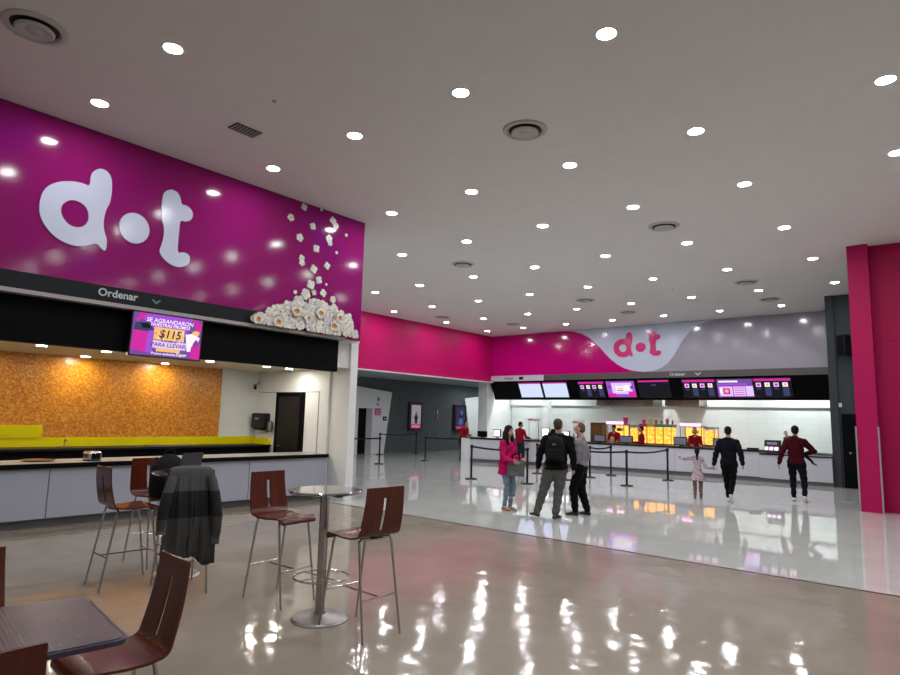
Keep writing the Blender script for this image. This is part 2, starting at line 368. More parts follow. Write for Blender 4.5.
# staff zone behind the counter
struct(MB().box(-17.67,-3.17,26.0,26.2,0,2.42).build('wall_back',M_tilew), 'white tiled wall behind the snack counter')
struct(MB().box(-17.67,-3.17,25.9,26.2,2.42,3.6).build('wall_back_top',M_white), 'plain white band above the tiles behind the snack counter')
struct(MB().box(-17.67,-3.17,24.6,26.2,3.5,3.6).build('ceiling_staff',M_white))
struct(MB().box(-18.25,-17.72,24.0,26.2,0,3.46).build('wall_white_column',M_white), 'white column at the left end of the menu panel')
struct(MB().box(-15.6,-15.35,25.6,26.0,0,3.5).build('trim_3',M_white), 'narrow white pier in the wall behind the counter')

# ------------------------------------------------------------ kiosk on the left
KY0=-6.9; KY1=8.35
struct(MB().box(XF-.25,XF,KY0,KY1,3.2,H).build('wall_kiosk_front',M_facade), 'glossy purple printed facade above the kiosk')
struct(MB().box(XF,XF+.012,KY0,6.6,3.22,3.45).build('trim_4',M_dark), 'charcoal band along the foot of the purple facade')
struct(MB().box(XF-.1,XF+.03,KY0,7.95,3.165,3.22).build('trim_5',M_strip), 'grey metal edge strip under the purple facade')
struct(MB().box(-10.28,-9.69,8.40,8.59,0,3.2).build('wall_kiosk_column',M_white), 'white column at the right end of the kiosk')
struct(MB().box(-21.2,-9.70,8.45,8.58,0,H).build('wall_kiosk_side',M_white), 'white outer side of the kiosk')
struct(MB().box(-10.28,-9.45,7.98,8.40,3.165,3.2).box(-10.28,-9.75,7.98,8.40,2.66,3.165).build('trim_6',M_white), 'white lintel end over the kiosk column')
struct(MB().box(-13.1,-10.28,8.35,8.45,0,3.2).build('wall_kiosk_end',M_white), 'white end wall inside the kiosk')
struct(MB().box(-13.1,-12.9,KY0,8.35,0,3.2).build('wall_kiosk_back',M_white), 'white back wall inside the kiosk')
struct(MB().box(-12.9,-9.74,KY0,7.97,2.66,2.8).box(-12.9,-10.3,7.97,8.35,2.66,2.8).build('ceiling_kiosk',M_cream), 'low cream soffit inside the kiosk')
o=MB((XF-.25,1,2.9)).box(XF-.34,XF-.2,KY0,7.97,2.555,3.17).build('kiosk_fascia',M_black,loc=(XF-.25,1,2.9)); tag(o,'long black fascia panel hanging over the kiosk counter','panel')
o=MB((-12.89,1,1.9)).box(-12.9,-12.87,KY0,7.4,1.15,2.66).build('wall_mosaic',M_orange,loc=(-12.89,1,1.9)); struct(o,'orange speckled mosaic panel on the kiosk back wall')
o=MB((-12.8,1,1)).box(-12.9,-12.84,KY0,8.35,1.0,1.16).box(-12.9,-12.83,KY0,3.95,1.16,1.38).box(-12.84,-12.25,8.28,8.35,.98,1.14).build('splashback',M_yellow,loc=(-12.8,1,1)); tag(o,'bright yellow splashback along the kiosk back counter','splashback')
# back counter in kiosk
rt=thing('back_counter','black fronted back counter under the yellow splashback','counter',(-12.5,1,0)); off=rt.location
MB(off).box(-12.83,-12.2,KY0,8.3,0,.96).build('body',M_black,rt)
MB(off).box(-12.83,-12.15,KY0,8.3,.96,1.0).build('worktop',M_blackm,rt)
o=MB((-12.4,6.2,1)).box(-12.45,-12.25,5.6,6.5,1.0,1.03).build('metal_tray',M_chrome,loc=(-12.4,6.2,1)); tag(o,'flat metal tray on the dark back counter of the kiosk','tray')
# front counter
rt=thing('kiosk_counter','long white kiosk counter with grey top and black edge','counter',(-10.6,2,0)); off=rt.location
MB(off).box(-11.1,-10.18,KY0,8.34,.86,.90).build('worktop',M_ctop,rt)
MB(off).box(-10.2,-10.165,KY0,8.34,.835,.905).build('edge_band',M_black,LAST[0])
ys=[-6.9,-4.2,-1.6,.9,3.3,4.9,6.55,8.33]
for i in range(len(ys)-1):
    MB(off).box(-11.0,-10.22,ys[i]+.006,ys[i+1]-.006,.13,.835).build('front_panel',M_kios_shaded,rt,bevel=.004)
MB(off).box(-11.0,-10.24,KY0,8.33,.13,.83).build('carcass',M_kick,rt)
MB(off).box(-11.0,-10.36,KY0,8.33,0,.13).build('plinth',M_kick,rt)
# word on the charcoal band
bl_=thing('band_sign','small pale word with a chevron on the charcoal band of the kiosk','sign',(XF,3.7,3.3))
o=text_mb('Ordenar',.155,(XF+.012,3.39,3.30),(0,1,0),(0,0,1),bold=.003,off=(XF,3.7,3.3))
MLG=mat('letter_gray',(.42,.45,.5),.4); o.build('lettering',MLG,bl_)
MB((XF,3.7,3.3)).prism([[(4.14,3.36),(4.175,3.36),(4.215,3.325),(4.255,3.36),(4.29,3.36),(4.215,3.29)]],lambda a,b:(XF+.012,a,b),lambda a,b:(XF+.016,a,b)).build('chevron',mat('letter_teal',(.10,.16,.17),.4),bl_)
# purple floor end of facade: popcorn print
def popcorn_print():
    mb=MB((XF,7.1,3.5)); d=[.0025]
    def disc(cy,cz,r,mi,sy=1,n=10,rot=0):
        d[0]+=.00008
        vs=[]
        for k in range(n):
            a=2*pi*k/n; rr=r*(1+random.uniform(-.1,.1)); yy=rr*cos(a)*sy; zz=rr*sin(a)
            vs.append((XF+d[0],cy+yy*cos(rot)-zz*sin(rot),cz+yy*sin(rot)+zz*cos(rot)))
        mb.add(vs,[tuple(range(n))],mi)
    def kern(cy,cz,r,amber=False):
        a0=random.uniform(0,6.28); n=random.choice((4,5))
        L=[(cy+cos(a0+2*pi*k/n)*r*.52,cz+sin(a0+2*pi*k/n)*r*.52) for k in range(n)]
        L=[(u,max(w,3.225+r*.42)) for u,w in L]
        for (u,w) in L: disc(u,w,r*random.uniform(.5,.62),1)
        for (u,w) in L: disc(u+r*.05,w+r*.05,r*random.uniform(.44,.53),random.choice((0,0,0,4,2)))
        for (u,w) in L:
            if random.random()<.6: disc(u+random.uniform(-.15,.15)*r,w-.12*r,r*.2,random.choice((2,4,0)))
        disc(cy,cz,r*(.42 if amber else random.uniform(.12,.22)),3 if amber else random.choice((1,4,2,2,5,4,0)),sy=random.uniform(.6,1.5))
        if amber: disc(cy+r*.05,cz+r*.1,r*.22,5); disc(cy-r*.1,cz-r*.15,r*.12,6)
    K=[(6.81,5.57,.064),(6.53,5.29,.064),(7.03,5.25,.064),(6.75,4.96,.07),(7.14,4.84,.07),(6.82,4.58,.06),(6.83,4.5,.06),(7.50,5.49,.071),(7.58,5.40,.06),(7.43,5.1,.07),(7.46,5.02,.05),(7.85,5.28,.032),(7.63,4.87,.028),(7.41,4.56,.065),(7.1,4.43,.075),(7.23,4.24,.07),(7.05,4.12,.085),(6.95,3.92,.095),(7.35,4.01,.07),(7.59,3.92,.065),(6.71,3.92,.035),(7.41,4.19,.025),(7.2,5.63,.03),(7.13,3.98,.05)]
    for a,b,c in K: kern(a,b,c*1.12)
    hp=[(5.83,3.26),(5.94,3.40),(6.12,3.46),(6.25,3.54),(6.5,3.66),(6.78,3.80),(7.02,3.77),(7.14,3.84),(7.4,3.78),(7.66,3.76),(7.86,3.74),(8.08,3.54),(8.2,3.26)]
    def top(yv):
        for (a,b),(c,e) in zip(hp,hp[1:]):
            if a<=yv<=c: return b+(e-b)*(yv-a)/(c-a)
        return 3.2
    pts=[]
    for i in range(420):
        yv=random.uniform(5.84,8.19); zv=random.uniform(3.24,3.84)
        if zv<top(yv)-.02 and all((yv-a)**2+(zv-b)**2>.082**2 for a,b in pts): pts.append((yv,zv))
    pts.sort(key=lambda q:-q[1])
    for a,b in pts: kern(a,max(b,3.29),random.uniform(.08,.125))
    for a,b in ((6.34,3.31),(6.71,3.56),(7.26,3.60),(7.59,3.40),(6.98,3.46),(7.72,3.57),(5.93,3.30)): kern(a,b,.115,True)
    o=mb.build('popcorn_mural',[mat('print_cream',(.66,.65,.57),.3),mat('print_olive',(.20,.18,.12),.3),mat('print_gray_cream',(.50,.50,.44),.3),mat('print_amber',(.50,.20,.03),.3),mat('print_light_lilac',(.52,.50,.55),.3),mat('print_brown',(.28,.07,.02),.3),mat('print_yellow',(.65,.38,.08),.3)],loc=(XF,7.1,3.5),recalc=False)
    tag(o,'printed heap of popcorn with kernels falling onto it on the purple facade','mural')
popcorn_print()
# kiosk TV
rt=thing('promotion_screen','television showing a $115 popcorn offer on the black kiosk fascia','screen',(XF-.1,4.46,2.82)); off=rt.location
A=V((XF-.02,3.92,3.15)); EY=V((0,1,0)); ED=V((-.03,0,-.64)).normalized(); EN=EY.cross(-ED); EN=EN if EN.x>0 else -EN
TW,TH=1.075,.635
def tp(a,b,d=0): return A+EY*(a*TW)+ED*(b*TH)+EN*d
mb=MB(off); pts=[tp(a,b,d) for d in (-.09,0) for a,b in ((-.02,-.03),(1.02,-.03),(1.02,1.035),(-.02,1.035))]
mb.add(pts,[(0,1,2,3),(7,6,5,4),(0,4,5,1),(1,5,6,2),(2,6,7,3),(3,7,4,0)]); mb.build('housing',P_bez,rt,bevel=.006)
mb=MB(off)
def poly(l,mi,d): mb.add([tp(a,b,d) for a,b in l],[tuple(range(len(l)))],mi)
R=lambda a,b,c,e:[(a,c),(b,c),(b,e),(a,e)]
poly(R(0,1,0,1),8,.001)
poly([(.08,0),(.85,0),(.75,.5),(.3,.5)],2,.0015); poly([(.1,0),(.2,0),(.07,.22),(.03,.22)],1,.002)
poly([(.02,.42),(.22,.40),(.2,.92),(.0,.88)],1,.002); poly([(.22,.40),(.29,.38),(.3,.95),(.2,.92)],2,.002)
poly([(.03,.25),(.22,.2),(.3,.38),(.2,.43),(.02,.42)],5,.0025); poly([(.1,.26),(.21,.24),(.26,.35),(.14,.36)],4,.003)
poly(R(.3,.74,.3,.6),7,.002); poly(R(.35,.7,.8,.88),7,.002); poly(R(.25,.78,.62,.8),3,.0018)
poly([(.76,.4),(.88,.36),(.98,.45),(.92,.8),(.8,.82)],6,.002); poly([(.86,.7),(.93,.5),(1,.62),(1,1),(.84,.98)],1,.0025); poly([(.88,.62),(.92,.5),(.97,.62),(.92,.72)],8,.003)
poly([(.85,.33),(.9,.28),(.97,.3),(.96,.4),(.88,.4)],7,.003); poly([(.85,.0),(1,.1),(.98,.35),(.92,.3)],1,.0015)
for i in range(14): 
    a=random.uniform(.31,.72); b=random.uniform(.31,.58); poly([(a,b),(a+.03,b+.01),(a+.02,b+.05)],random.choice((6,3,1)),.0023)
mb.build('display',SM,rt,recalc=False); TVD=LAST[0]
def tvtext(s,size,a,b,m,bold=.001,shear=.15): text_mb(s,size,tp(a,b,.004),EY,-ED,thick=.001,bold=bold,off=off,align='CENTER',shear=shear).build('lettering',m,TVD)
tvtext('SE AGRANDARON',.088,.52,.19,P_wht); tvtext('NUESTRAS PROMOS',.068,.53,.28,P_wht)
tvtext('$115',.17,.53,.54,mat('screen_ink',(.01,.01,.01),.5),.003); tvtext('PARA LLEVAR',.088,.52,.76,mat('screen_ink',(.01,.01,.01),.5)); tvtext('de las mejores',.04,.52,.64,mat('screen_ink',(.01,.01,.01),.5)); tvtext('Promos',.05,.36,.955,P_wht); tvtext('exclusivas',.05,.54,.955,P_wht); tvtext('Super',.075,.72,.955,P_wht)
# kiosk end wall: door, dispenser, soap, camera
rt=thing('service_door','black service door in the white end wall of the kiosk','door',(-11.36,8.18,0)); off=rt.location; rt['kind']='structure'
MB(off).box(-11.87,-10.86,8.15,8.2,0,2.18).build('frame',M_black,rt)
MB(off).box(-11.72,-10.95,8.12,8.16,0,2.08).build('leaf',M_blackm,rt)
MB(off).tube([(-11.64,8.10,1.0),(-11.64,8.08,1.0),(-11.54,8.08,1.0)],.01).build('handle',M_steel,LAST[0]); rt.location+=V((-.2,.15,0))
struct(MB().box(-12.75,-12.07,8.343,8.35,2.175,2.19).box(-11.06,-10.56,8.343,8.35,2.175,2.19).box(-10.60,-10.585,8.343,8.35,0,2.18).build('trim_7',M_kick), 'thin panel joint beside the kiosk door')
rt=thing('paper_towel_dispenser','black paper towel dispenser on the white wall left of the kiosk door','dispenser',(-12.35,8.1,1.34)); off=rt.location
MB(off).box(-12.58,-12.10,8.0,8.2,1.36,1.70).build('housing',M_blackm,rt,bevel=.03)
MB(off).box(-12.5,-12.2,8.02,8.16,1.32,1.37).build('tray',M_blackm,rt,bevel=.01); MB(off).box(-12.42,-12.28,7.995,8.0,1.55,1.6).build('window',M_steel,rt); rt.location+=V((-.21,.15,0))
rt=thing('soap_dispenser','grey soap dispenser on the wall between towel dispenser and door','dispenser',(-12.0,8.15,1.28)); off=rt.location
MB(off).lathe([(.02,0),(.06,.02),(.07,.1),(.06,.22),(.03,.25)],(-11.99,8.12,1.28),16).build('body',M_steel,rt,True); MB(off).tube([(-11.99,8.1,1.3),(-12.06,8.06,1.27)],.012).build('nozzle',M_blackm,LAST[0]); rt.location+=V((-.2,.15,0))
rt=thing('security_camera','small dark security camera high on the white kiosk end wall','camera',(-12.85,8.1,2.3)); off=rt.location
MB(off).tube([(-12.8,8.2,2.42),(-12.8,8.12,2.40),(-12.78,8.06,2.32)],.012).build('bracket',M_steel,rt); MB(off).tube([(-12.9,8.12,2.34),(-12.7,8.0,2.27)],.035,10).build('body',M_blackm,rt,True); rt.location+=V((0,.15,0))
rt=thing('napkin_dispenser','small black and silver napkin dispenser standing on the kiosk counter','dispenser',(-10.5,3.95,.90),radians(15))
MB().box(-.09,.09,-.11,.11,.01,.15).build('shell',M_chrome,rt,bevel=.035); MB().box(.07,.1,-.07,.07,.03,.12).build('opening',M_black,rt); MB().box(-.08,.08,-.1,.1,0,.012).build('base',M_blackm,rt)
rt=thing('tap','small dark tap on the kiosk back counter by the raised yellow step','tap',(-12.45,4.2,1.0))
MB().tube([(0,0,0),(0,0,.12),(.05,0,.15),(.12,0,.12)],.012).build('spout',M_steel,rt,True); MB().lathe([(.03,0),(.03,.015),(.014,.03)],(0,0,0),12).build('base',M_steel,rt)
o=MB((-10.75,3.3,.9)).lathe([(.0,0),(.18,0),(.22,.02),(.225,.025),(.2,.018),(0,.008)],(-10.75,3.3,.9),24).build('serving_plate',M_chrome,loc=(-10.75,3.3,.9),smooth=True); tag(o,'shallow shiny metal plate lying on the left of the kiosk counter','plate')

# ------------------------------------------------------------ lights and ceiling fittings
def make_light(r, lens_mat, label, group, drop=0):
    rt=thing('ceiling_downlight',label,'ceiling light',(0,0,0),group=group)
    MB().lathe([(r+.001,.0),(r+.001,-.012),(r+.022,-.008),(r+.028,.0)],(0,0,0),24).build('trim_ring',M_ring,rt,True)
    MB().lathe([(.001,-.013),(r*.7,-.013),(r,-.0115),(r,-.006)],(0,0,0),24).build('lens',lens_mat,rt,True)
    return rt
ORD=['first','second','third','fourth','fifth','sixth','seventh','eighth','ninth']
L0=make_light(.095,M_lamp,'','recessed ceiling downlights of the hall'); used=False
def place(o0, flag, loc, label=None, group=None):
    o=o0 if not flag[0] else copy_tree(o0); flag[0]=True
    o.location=loc
    if label: o['label']=label
    if group: o['group']=group
    return o
xs=[-16.53,-14.6,-12.52,-10.48,-8.46,-6.48,-4.54,-2.62]
rows=[(22.3,xs[:7]),(19.43,xs),(16.35,xs),(13.43,[-14.46]+xs[2:]),(10.57,xs[3:]+[-.57]),(8.2,xs[4:]+[-.5]),(5.49,xs[4:]),(2.85,xs[4:6])]
fl=[False]
for ri,(Y,X) in enumerate(rows):
    for k,x in enumerate(X):
        lab='ceiling downlight, %s from left in the %s row out from the snack counter'%(ORD[k],ORD[ri])
        place(L0,fl,(x,Y,H),lab,'recessed ceiling downlights of the hall')
EX=[(-.5,5.49),(1.5,5.49),(3.5,5.49),(-4.54,2.85),(-2.62,2.85),(-.5,2.85),(1.5,2.85),(3.5,2.85),(5.5,2.85),(1.5,8.2),(3.5,8.2),(5.5,8.2),(1.5,10.57),(3.5,10.57),(-.5,13.43),(2,13.43),
    (-8.5,.1),(-4.5,.1),(-2.6,.1),(1.5,.1),(-6.5,-3.4),(-.5,-3.4),(-.5,18.8)]
for x,Y in EX: place(L0,fl,(x,Y,H),'round ceiling downlight over the part of the hall outside the picture','ceiling downlights outside the picture')
L1=make_light(.07,M_lampw,'','downlights in the kiosk soffit'); fl=[False]
kl=[(-11.0,3.25,'front row of the kiosk soffit, leftmost'),(-11.0,4.2,'front row of the kiosk soffit, left of the television'),(-12.5,4.42,'rear of the kiosk soffit, left of the television'),(-12.52,5.92,'rear of the kiosk soffit, right under the television'),(-11.0,6.05,'front row of the kiosk soffit, right of the television'),(-11.05,7.32,'front row of the kiosk soffit, second from its right end'),(-11.05,7.88,'front row of the kiosk soffit, right end')]
for x,Y,s in kl: place(L1,fl,(x,Y,2.66),'small warm downlight in the '+s)
for Y in (2.6,1.3,-.5,-2.5): place(L1,fl,(-12.5,Y,2.66),'small warm downlight in the kiosk soffit outside the picture')
L2=make_light(.1,M_fill,'','added fill lights over the staff zone'); fl=[False]
for i,x in enumerate((-16.6,-14.6,-12.3,-9.9,-7.6,-5.3,-3.8)): place(L2,fl,(x,25.0,3.5),'added white fill light hidden behind the menu panel over the staff zone','added fill lights over the staff zone')  # unseen lamps added to brighten the wall behind the counter
for i,Y in enumerate((10.2,12,26.6,28.5)): place(L2,[True],(-19.5,Y,3.46),'added unseen fill light at the grey corridor soffit','added fill lights of the corridor')  # lamps added out of view to lift the grey corridor
# round diffusers
def make_diff():
    rt=thing('air_diffuser','','air vent',group='round ceiling air diffusers')
    MB().lathe([(.225,-.006),(.245,-.028),(.285,-.028),(.30,-.018),(.305,0),(.225,0)],(0,0,0),32).build('outer_ring',M_vent,rt,True)
    MB().lathe([(0,-.03),(.02,-.03),(.02,-.008),(.235,-.006),(.235,0)],(0,0,0),32).build('throat',M_ventd,rt)
    MB().lathe([(.115,-.045),(.165,-.060),(.185,-.045),(.185,-.035),(.16,-.045),(.115,-.03)],(0,0,0),32).build('cone_ring',M_vent,rt,True)
    MB().lathe([(0,-.062),(.05,-.062),(.08,-.045),(.08,-.03),(.0,-.028)],(0,0,0),32).build('centre_cone',M_vent,rt,True)
    return rt
DF=make_diff(); fl=[False]
for x,Y,s in [(-7.29,1.77,'largest in view, in the top left corner of the ceiling'),(-4.46,6.8,'over the middle of the hall, nearest one'),(-4.51,12.0,'halfway back, right of the hall middle'),(-9.83,12.15,'over the queue area beyond the kiosk corner'),(-4.55,18.13,'far back on the right, before the grey panel'),(-9.47,18.13,'far back before the magenta panel edge'),(-15.81,18.31,'close to the long pink upper wall'),(-4.59,21.0,'rightmost by the glossy grey header'),(-9.24,20.95,'just in front of the white bowl shaped panel'),(-14.4,21.22,'just in front of the glossy magenta panel')]:
    place(DF,fl,(x,Y,H),'round ceiling air diffuser '+s)
rt=thing('return_grille','small rectangular slatted grille in the ceiling near the purple facade','air vent',(-7.61,4.45,H))
MB().box(-.12,.12,-.2,.2,-.012,0).build('backing',M_ventd,rt)
mb=MB()
for i in range(8): mb.box(-.115,.115,-.19+i*.05,-.19+i*.05+.022,-.022,-.012)
mb.build('slats',mat('grille_metal',(.3,.3,.3),.5),rt)
for x,Y,s in [(-6.58,4.22,'above the seating, near the small grille'),(-6.54,17.95,'far back before the white panel')]:
    o=MB().lathe([(0,-.02),(.02,-.02),(.03,-.008),(.034,0)],(0,0,0),16).build('smoke_detector',M_vent,smooth=True,loc=(x,Y,H)); tag(o,'tiny ceiling smoke detector '+s,'smoke detector')

# ------------------------------------------------------------ far left: restroom walls, posters, signs
o=MB((XW,19,0)).prism([[(15.2,0),(15.2,3.25),(18.93,3.0),(20.93,2.85),(20.52,0),(19.72,0),(19.72,2.06),(18.86,2.04),(18.86,0)]],lambda a,b:(XW+.12,a,b),lambda a,b:(XW+.01,a,b)).build('restroom_screen',M_white,loc=(XW,19,0)); tag(o,'white slanted wall panel around the dark restroom doorway by the kiosk','wall panel')
rt=thing('door_1','dark restroom doorway in the white slanted panel','door',(XW,19.2,0)); rt['kind']='structure'; off=rt.location
MB(off).box(XW-.02,XW+.02,18.86,19.41,0,2.05).build('leaf',M_black,rt); MB(off).box(XW-.02,XW+.06,19.41,19.72,0,2.06).build('jamb',mat('lavender_jamb',(.36,.33,.40),.5),rt)
o=MB((XW,28,0)).prism([[(26.5,2.78),(28.0,2.95),(30.5,3.15),(30.5,0),(28.2,0),(28.2,2.02),(27.75,2.02),(27.75,0),(27.2,0)]],lambda a,b:(XW+.12,a,b),lambda a,b:(XW+.01,a,b)).build('restroom_screen',M_white,loc=(XW,28,0)); tag(o,'white slanted wall panel behind the white column at the far end of the corridor','wall panel')
rt=thing('door_2','dark restroom doorway beside the white column','door',(XW,28,0)); rt['kind']='structure'; off=rt.location
MB(off).box(XW-.02,XW+.02,27.75,28.2,0,2.02).build('leaf',M_black,rt)
def wsign(Y,z,w,h,m,label,glyph=None):
    rt=thing('wall_sign',label,'sign',(XW+.02,Y,z))
    MB().box(-.01,.012 if Y>21 else .115,-w/2,w/2,-h/2,h/2).build('plate',m,rt)
    if glyph:
        x=.013 if Y>21 else .116
        mb=MB()
        for l in glyph: mb.prism([[(a*w,b*h) for a,b in l]],lambda a,b:(x,a,b),lambda a,b:(x+.004,a,b))
        mb.build('pictogram',M_whitelog if m is not M_whitelog else M_dark,rt)
    return rt
woman_g=[[(-.1,.28),(.1,.28),(.12,.42),(0,.48),(-.12,.42)],[(-.12,.24),(.12,.24),(.34,-.2),(.1,-.2),(.1,-.46),(-.1,-.46),(-.1,-.2),(-.34,-.2)]]
man_g=[[(-.1,.28),(.1,.28),(.12,.42),(0,.48),(-.12,.42)],[(-.28,.24),(.28,.24),(.28,-.1),(.14,-.1),(.12,-.46),(-.12,-.46),(-.14,-.1),(-.28,-.1)]]
wsign(20.02,2.5,.22,.3,M_white,'small dark restroom figure topmost on the white slanted panel')
MB().add([(.14,a*.2,b*.3) for a,b in woman_g[1]],[tuple(range(8))]).build('pictogram',M_dark,[o for o in bpy.data.objects if o.name.startswith('wall_sign')][-1])
wsign(20.02,2.24,.12,.1,M_kick,'tiny grey sign just under the restroom figure')
pk=mat('sign_pink',(.55,.06,.25),.5)
wsign(20.04,1.9,.38,.32,pk,'square pink and white sign beside the restroom doorway',[[(-.3,-.3),(-.2,-.35),(.3,.3),(.2,.35)],[(-.3,.1),(-.1,.3),(-.3,.35)],[(.3,-.1),(.1,-.3),(.3,-.35)]])
wsign(20.5,1.6,.24,.2,M_dark,'small dark square sign near the slanted edge of the white panel',[[(-.2,-.2),(.2,-.2),(.1,.2),(-.1,.2)]])
wsign(24.37,2.0,.16,.28,M_grayw,'small white figure on the slate wall between the two posters',man_g)
wsign(24.37,1.74,.2,.14,mat('sign_red',(.6,.05,.08),.5),'small red sign on the slate wall between the two posters')
def poster(Y0,Y1,z0,z1,label,kind):
    rt=thing('poster_lightbox',label,'poster',(XW,(Y0+Y1)/2,(z0+z1)/2)); off=rt.location
    MB(off).box(XW,XW+.12,Y0,Y1,z0,z1).build('frame',mat('poster_frame',(.03,.008,.015),.3),rt,bevel=.01)
    mb=MB(off); x=XW+.121; a0,a1=Y0+.15,Y1-.15; b0,b1=z0+.13,z1-.13
    def q(a,b,c,d,mi,e=0): mb.add([(x+e,a0+(a1-a0)*u,b0+(b1-b0)*w) for u,w in ((a,c),(b,c),(b,d),(a,d))],[(0,1,2,3)],mi)
    def bl(cu,cw,ru,rw,mi,e): mb.add([(x+e,a0+(a1-a0)*(cu+ru*cos(k*pi/6)),b0+(b1-b0)*(cw+rw*sin(k*pi/6))) for k in range(12)],[tuple(range(12))],mi)
    if kind==0:
        q(0,1,0,1,0); q(0,1,0,.18,1,.001); bl(.5,.45,.2,.14,2,.002); q(.36,.64,.2,.4,2,.002); bl(.52,.62,.1,.1,3,.001); q(.1,.9,.05,.1,4,.002)
    else:
        q(0,1,0,1,5); q(0,1,0,.12,1,.001); bl(.5,.6,.25,.2,2,.001); q(.3,.75,.2,.5,3,.001); bl(.6,.75,.15,.12,3,.002)
    mb.build('print',[em('poster_pale',(.50,.42,.50),.55),em('poster_pink',(.70,.08,.22),.6),em('poster_navy',(.02,.03,.08),.6),em('poster_blue',(.16,.22,.38),.5),em('poster_white',(.7,.5,.6),.6),em('poster_indigo',(.05,.05,.14),.6)],rt,recalc=False)
poster(22.17,23.15,1.03,2.43,'lit film poster with a dark figure on a pale ground on the slate wall',0)
poster(25.65,26.7,1.0,2.42,'dark blue lit film poster behind the staff member in red',1)
# right side fittings
rt=thing('door_3','dark door in the slate wall beside the magenta column','door',(-2.3,21.38,0)); rt['kind']='structure'; off=rt.location
MB(off).box(-2.9,-1.95,21.36,21.41,0,2.12).build('leaf',M_black,rt); MB(off).lathe([(.0,0),(.03,0),(.03,.03),(.0,.035)],(-2.72,21.36,1.0),12,axis=(0,-1,0)).build('knob',M_steel,LAST[0])
o=MB().box(-.045,.045,-.02,0,-.06,.06).build('wall_switch',M_white,loc=(-2.92,21.4,2.38)); tag(o,'small white switch plate on the slate wall above the dark door','switch')
rt=thing('wall_speaker','black loudspeaker mounted high on the slate wall','loudspeaker',(-2.58,21.4,4.12),radians(-25))
MB().box(-.13,.13,-.46,-.16,-.33,.3).build('cabinet',M_blackm,rt,bevel=.03); MB().tube([(0,0,.0),(0,-.2,0)],.03).build('bracket',M_blackm,rt)
MB().box(-.10,.10,-.475,-.46,-.29,.26).build('front_cloth',M_black,rt)

# ------------------------------------------------------------ snack counter
rt=thing('snack_counter','long white snack counter with a dark top running below the menu screens','counter',(-10,20.8,0)); off=rt.location
cl=[(-15.35,19.68),(-14.2,19.98),(-13,20.25),(-11.7,20.5),(-10.3,20.74),(-9,20.93),(-7.7,21.08),(-6.4,21.18),(-5.12,21.22)]
def ribbon(mb,line,d0,d1,z0,z1,mi=0):
    n=len(line); nor=[]
    for i in range(n):
        a=V((*line[max(i-1,0)],0)); b=V((*line[min(i+1,n-1)],0)); t=(b-a).normalized(); nor.append(V((-t.y,t.x,0)))
    vs=[]
    for (x,yy),nn in zip(line,nor):
        q=V((x,yy,0))
        for d,z in ((d0,z0),(d1,z0),(d1,z1),(d0,z1)): vs.append(q+nn*d+V((0,0,z)))
    fs=[]
    for i in range(n-1):
        for k in range(4): fs.append((i*4+k,i*4+(k+1)%4,(i+1)*4+(k+1)%4,(i+1)*4+k))
    fs.append((0,1,2,3)); fs.append(tuple((n-1)*4+k for k in (3,2,1,0)))
    return mb.add(vs,fs,mi)
for i in range(len(cl)-1):
    a,b=V(cl[i]),V(cl[i+1]); t=(b-a).normalized()*.006
    ribbon(MB(off),[tuple(a+t),tuple(b-t)],0,.55,.14,.90).build('front_panel',M_whiteg,rt)
ribbon(MB(off),cl,.012,.55,.14,.90).build('carcass',mat('joint_gray',(.35,.36,.40),.4),rt)
ribbon(MB(off),cl,-.03,.62,.90,.955).build('worktop',M_blackm,rt)
ribbon(MB(off),cl,.08,.55,0,.14).build('plinth',M_kick,rt)
e0=[(-15.72,19.61),(-15.35,19.68)]
ribbon(MB(off),e0,-.02,.7,0,.94).build('end_panel',M_white,rt); ribbon(MB(off),e0,-.03,.72,.94,.965).build('end_top',M_blackm,rt)
MB(off).box(-5.12,-3.17,21.22,21.8,.12,.83).build('low_section',M_whiteg,rt); MB(off).box(-5.12,-3.17,21.19,21.85,.83,.865).build('low_worktop',M_blackm,rt); MB(off).box(-5.12,-3.17,21.3,21.8,0,.12).build('low_plinth',M_kick,rt)
o=MB((-5.35,21.4,.955)).box(-5.5,-5.18,21.3,21.5,.955,1.02).build('card_terminal',M_blackm,loc=(-5.35,21.4,.955),bevel=.01); o.data.transform(Matrix.Translation((0,0,0))); tag(o,'flat black box on the counter just left of the self service terminal','terminal')
# back bench of the staff zone
rt=thing('back_bench','white back bench carrying the popcorn machines','counter',(-10,23.2,0)); off=rt.location
MB(off).box(-15.5,-3.3,22.95,23.6,0,.86).build('body',M_whiteg,rt); MB(off).box(-15.5,-3.3,22.9,23.65,.86,.9).build('worktop',M_steel,rt)
def monitor(x,Y,z,w,h,rz,label,mface,stand=.1,name='cash_register_screen'):
    rt=thing(name,label,'monitor',(x,Y,z),rz,'till monitors on the snack counter')
    MB().box(-w/2,w/2,-.03,.03,stand,stand+h).build('housing',M_blackm,rt,bevel=.01)
    MB().box(-w/2+.03,w/2-.03,-.034,-.03,stand+.03,stand+h-.03).build('face',mface,LAST[0])
    MB().lathe([(.09,0),(.09,.015),(.03,.02),(.025,stand+.02)],(0,0,0),12).build('foot',M_blackm,rt)
dimf=mat('till_back_sign',(.20,.20,.27),.4)
monitor(-10.42,21.05,.955,.46,.26,0,'till monitor on the counter, leftmost of those before the popcorn machines',dimf,.03)
monitor(-9.45,21.15,.955,.50,.26,0,'till monitor on the counter in front of the amber warmers',dimf,.03)
monitor(-7.6,21.35,.955,.46,.29,0,'till monitor before the right popcorn machine',dimf,.03)
monitor(-6.35,21.4,.955,.42,.27,0,'till monitor just left of the man in the black jacket',dimf,.05)
monitor(-15.05,20.1,.955,.46,.24,0,'black till monitor beside the white column',M_black,.03)
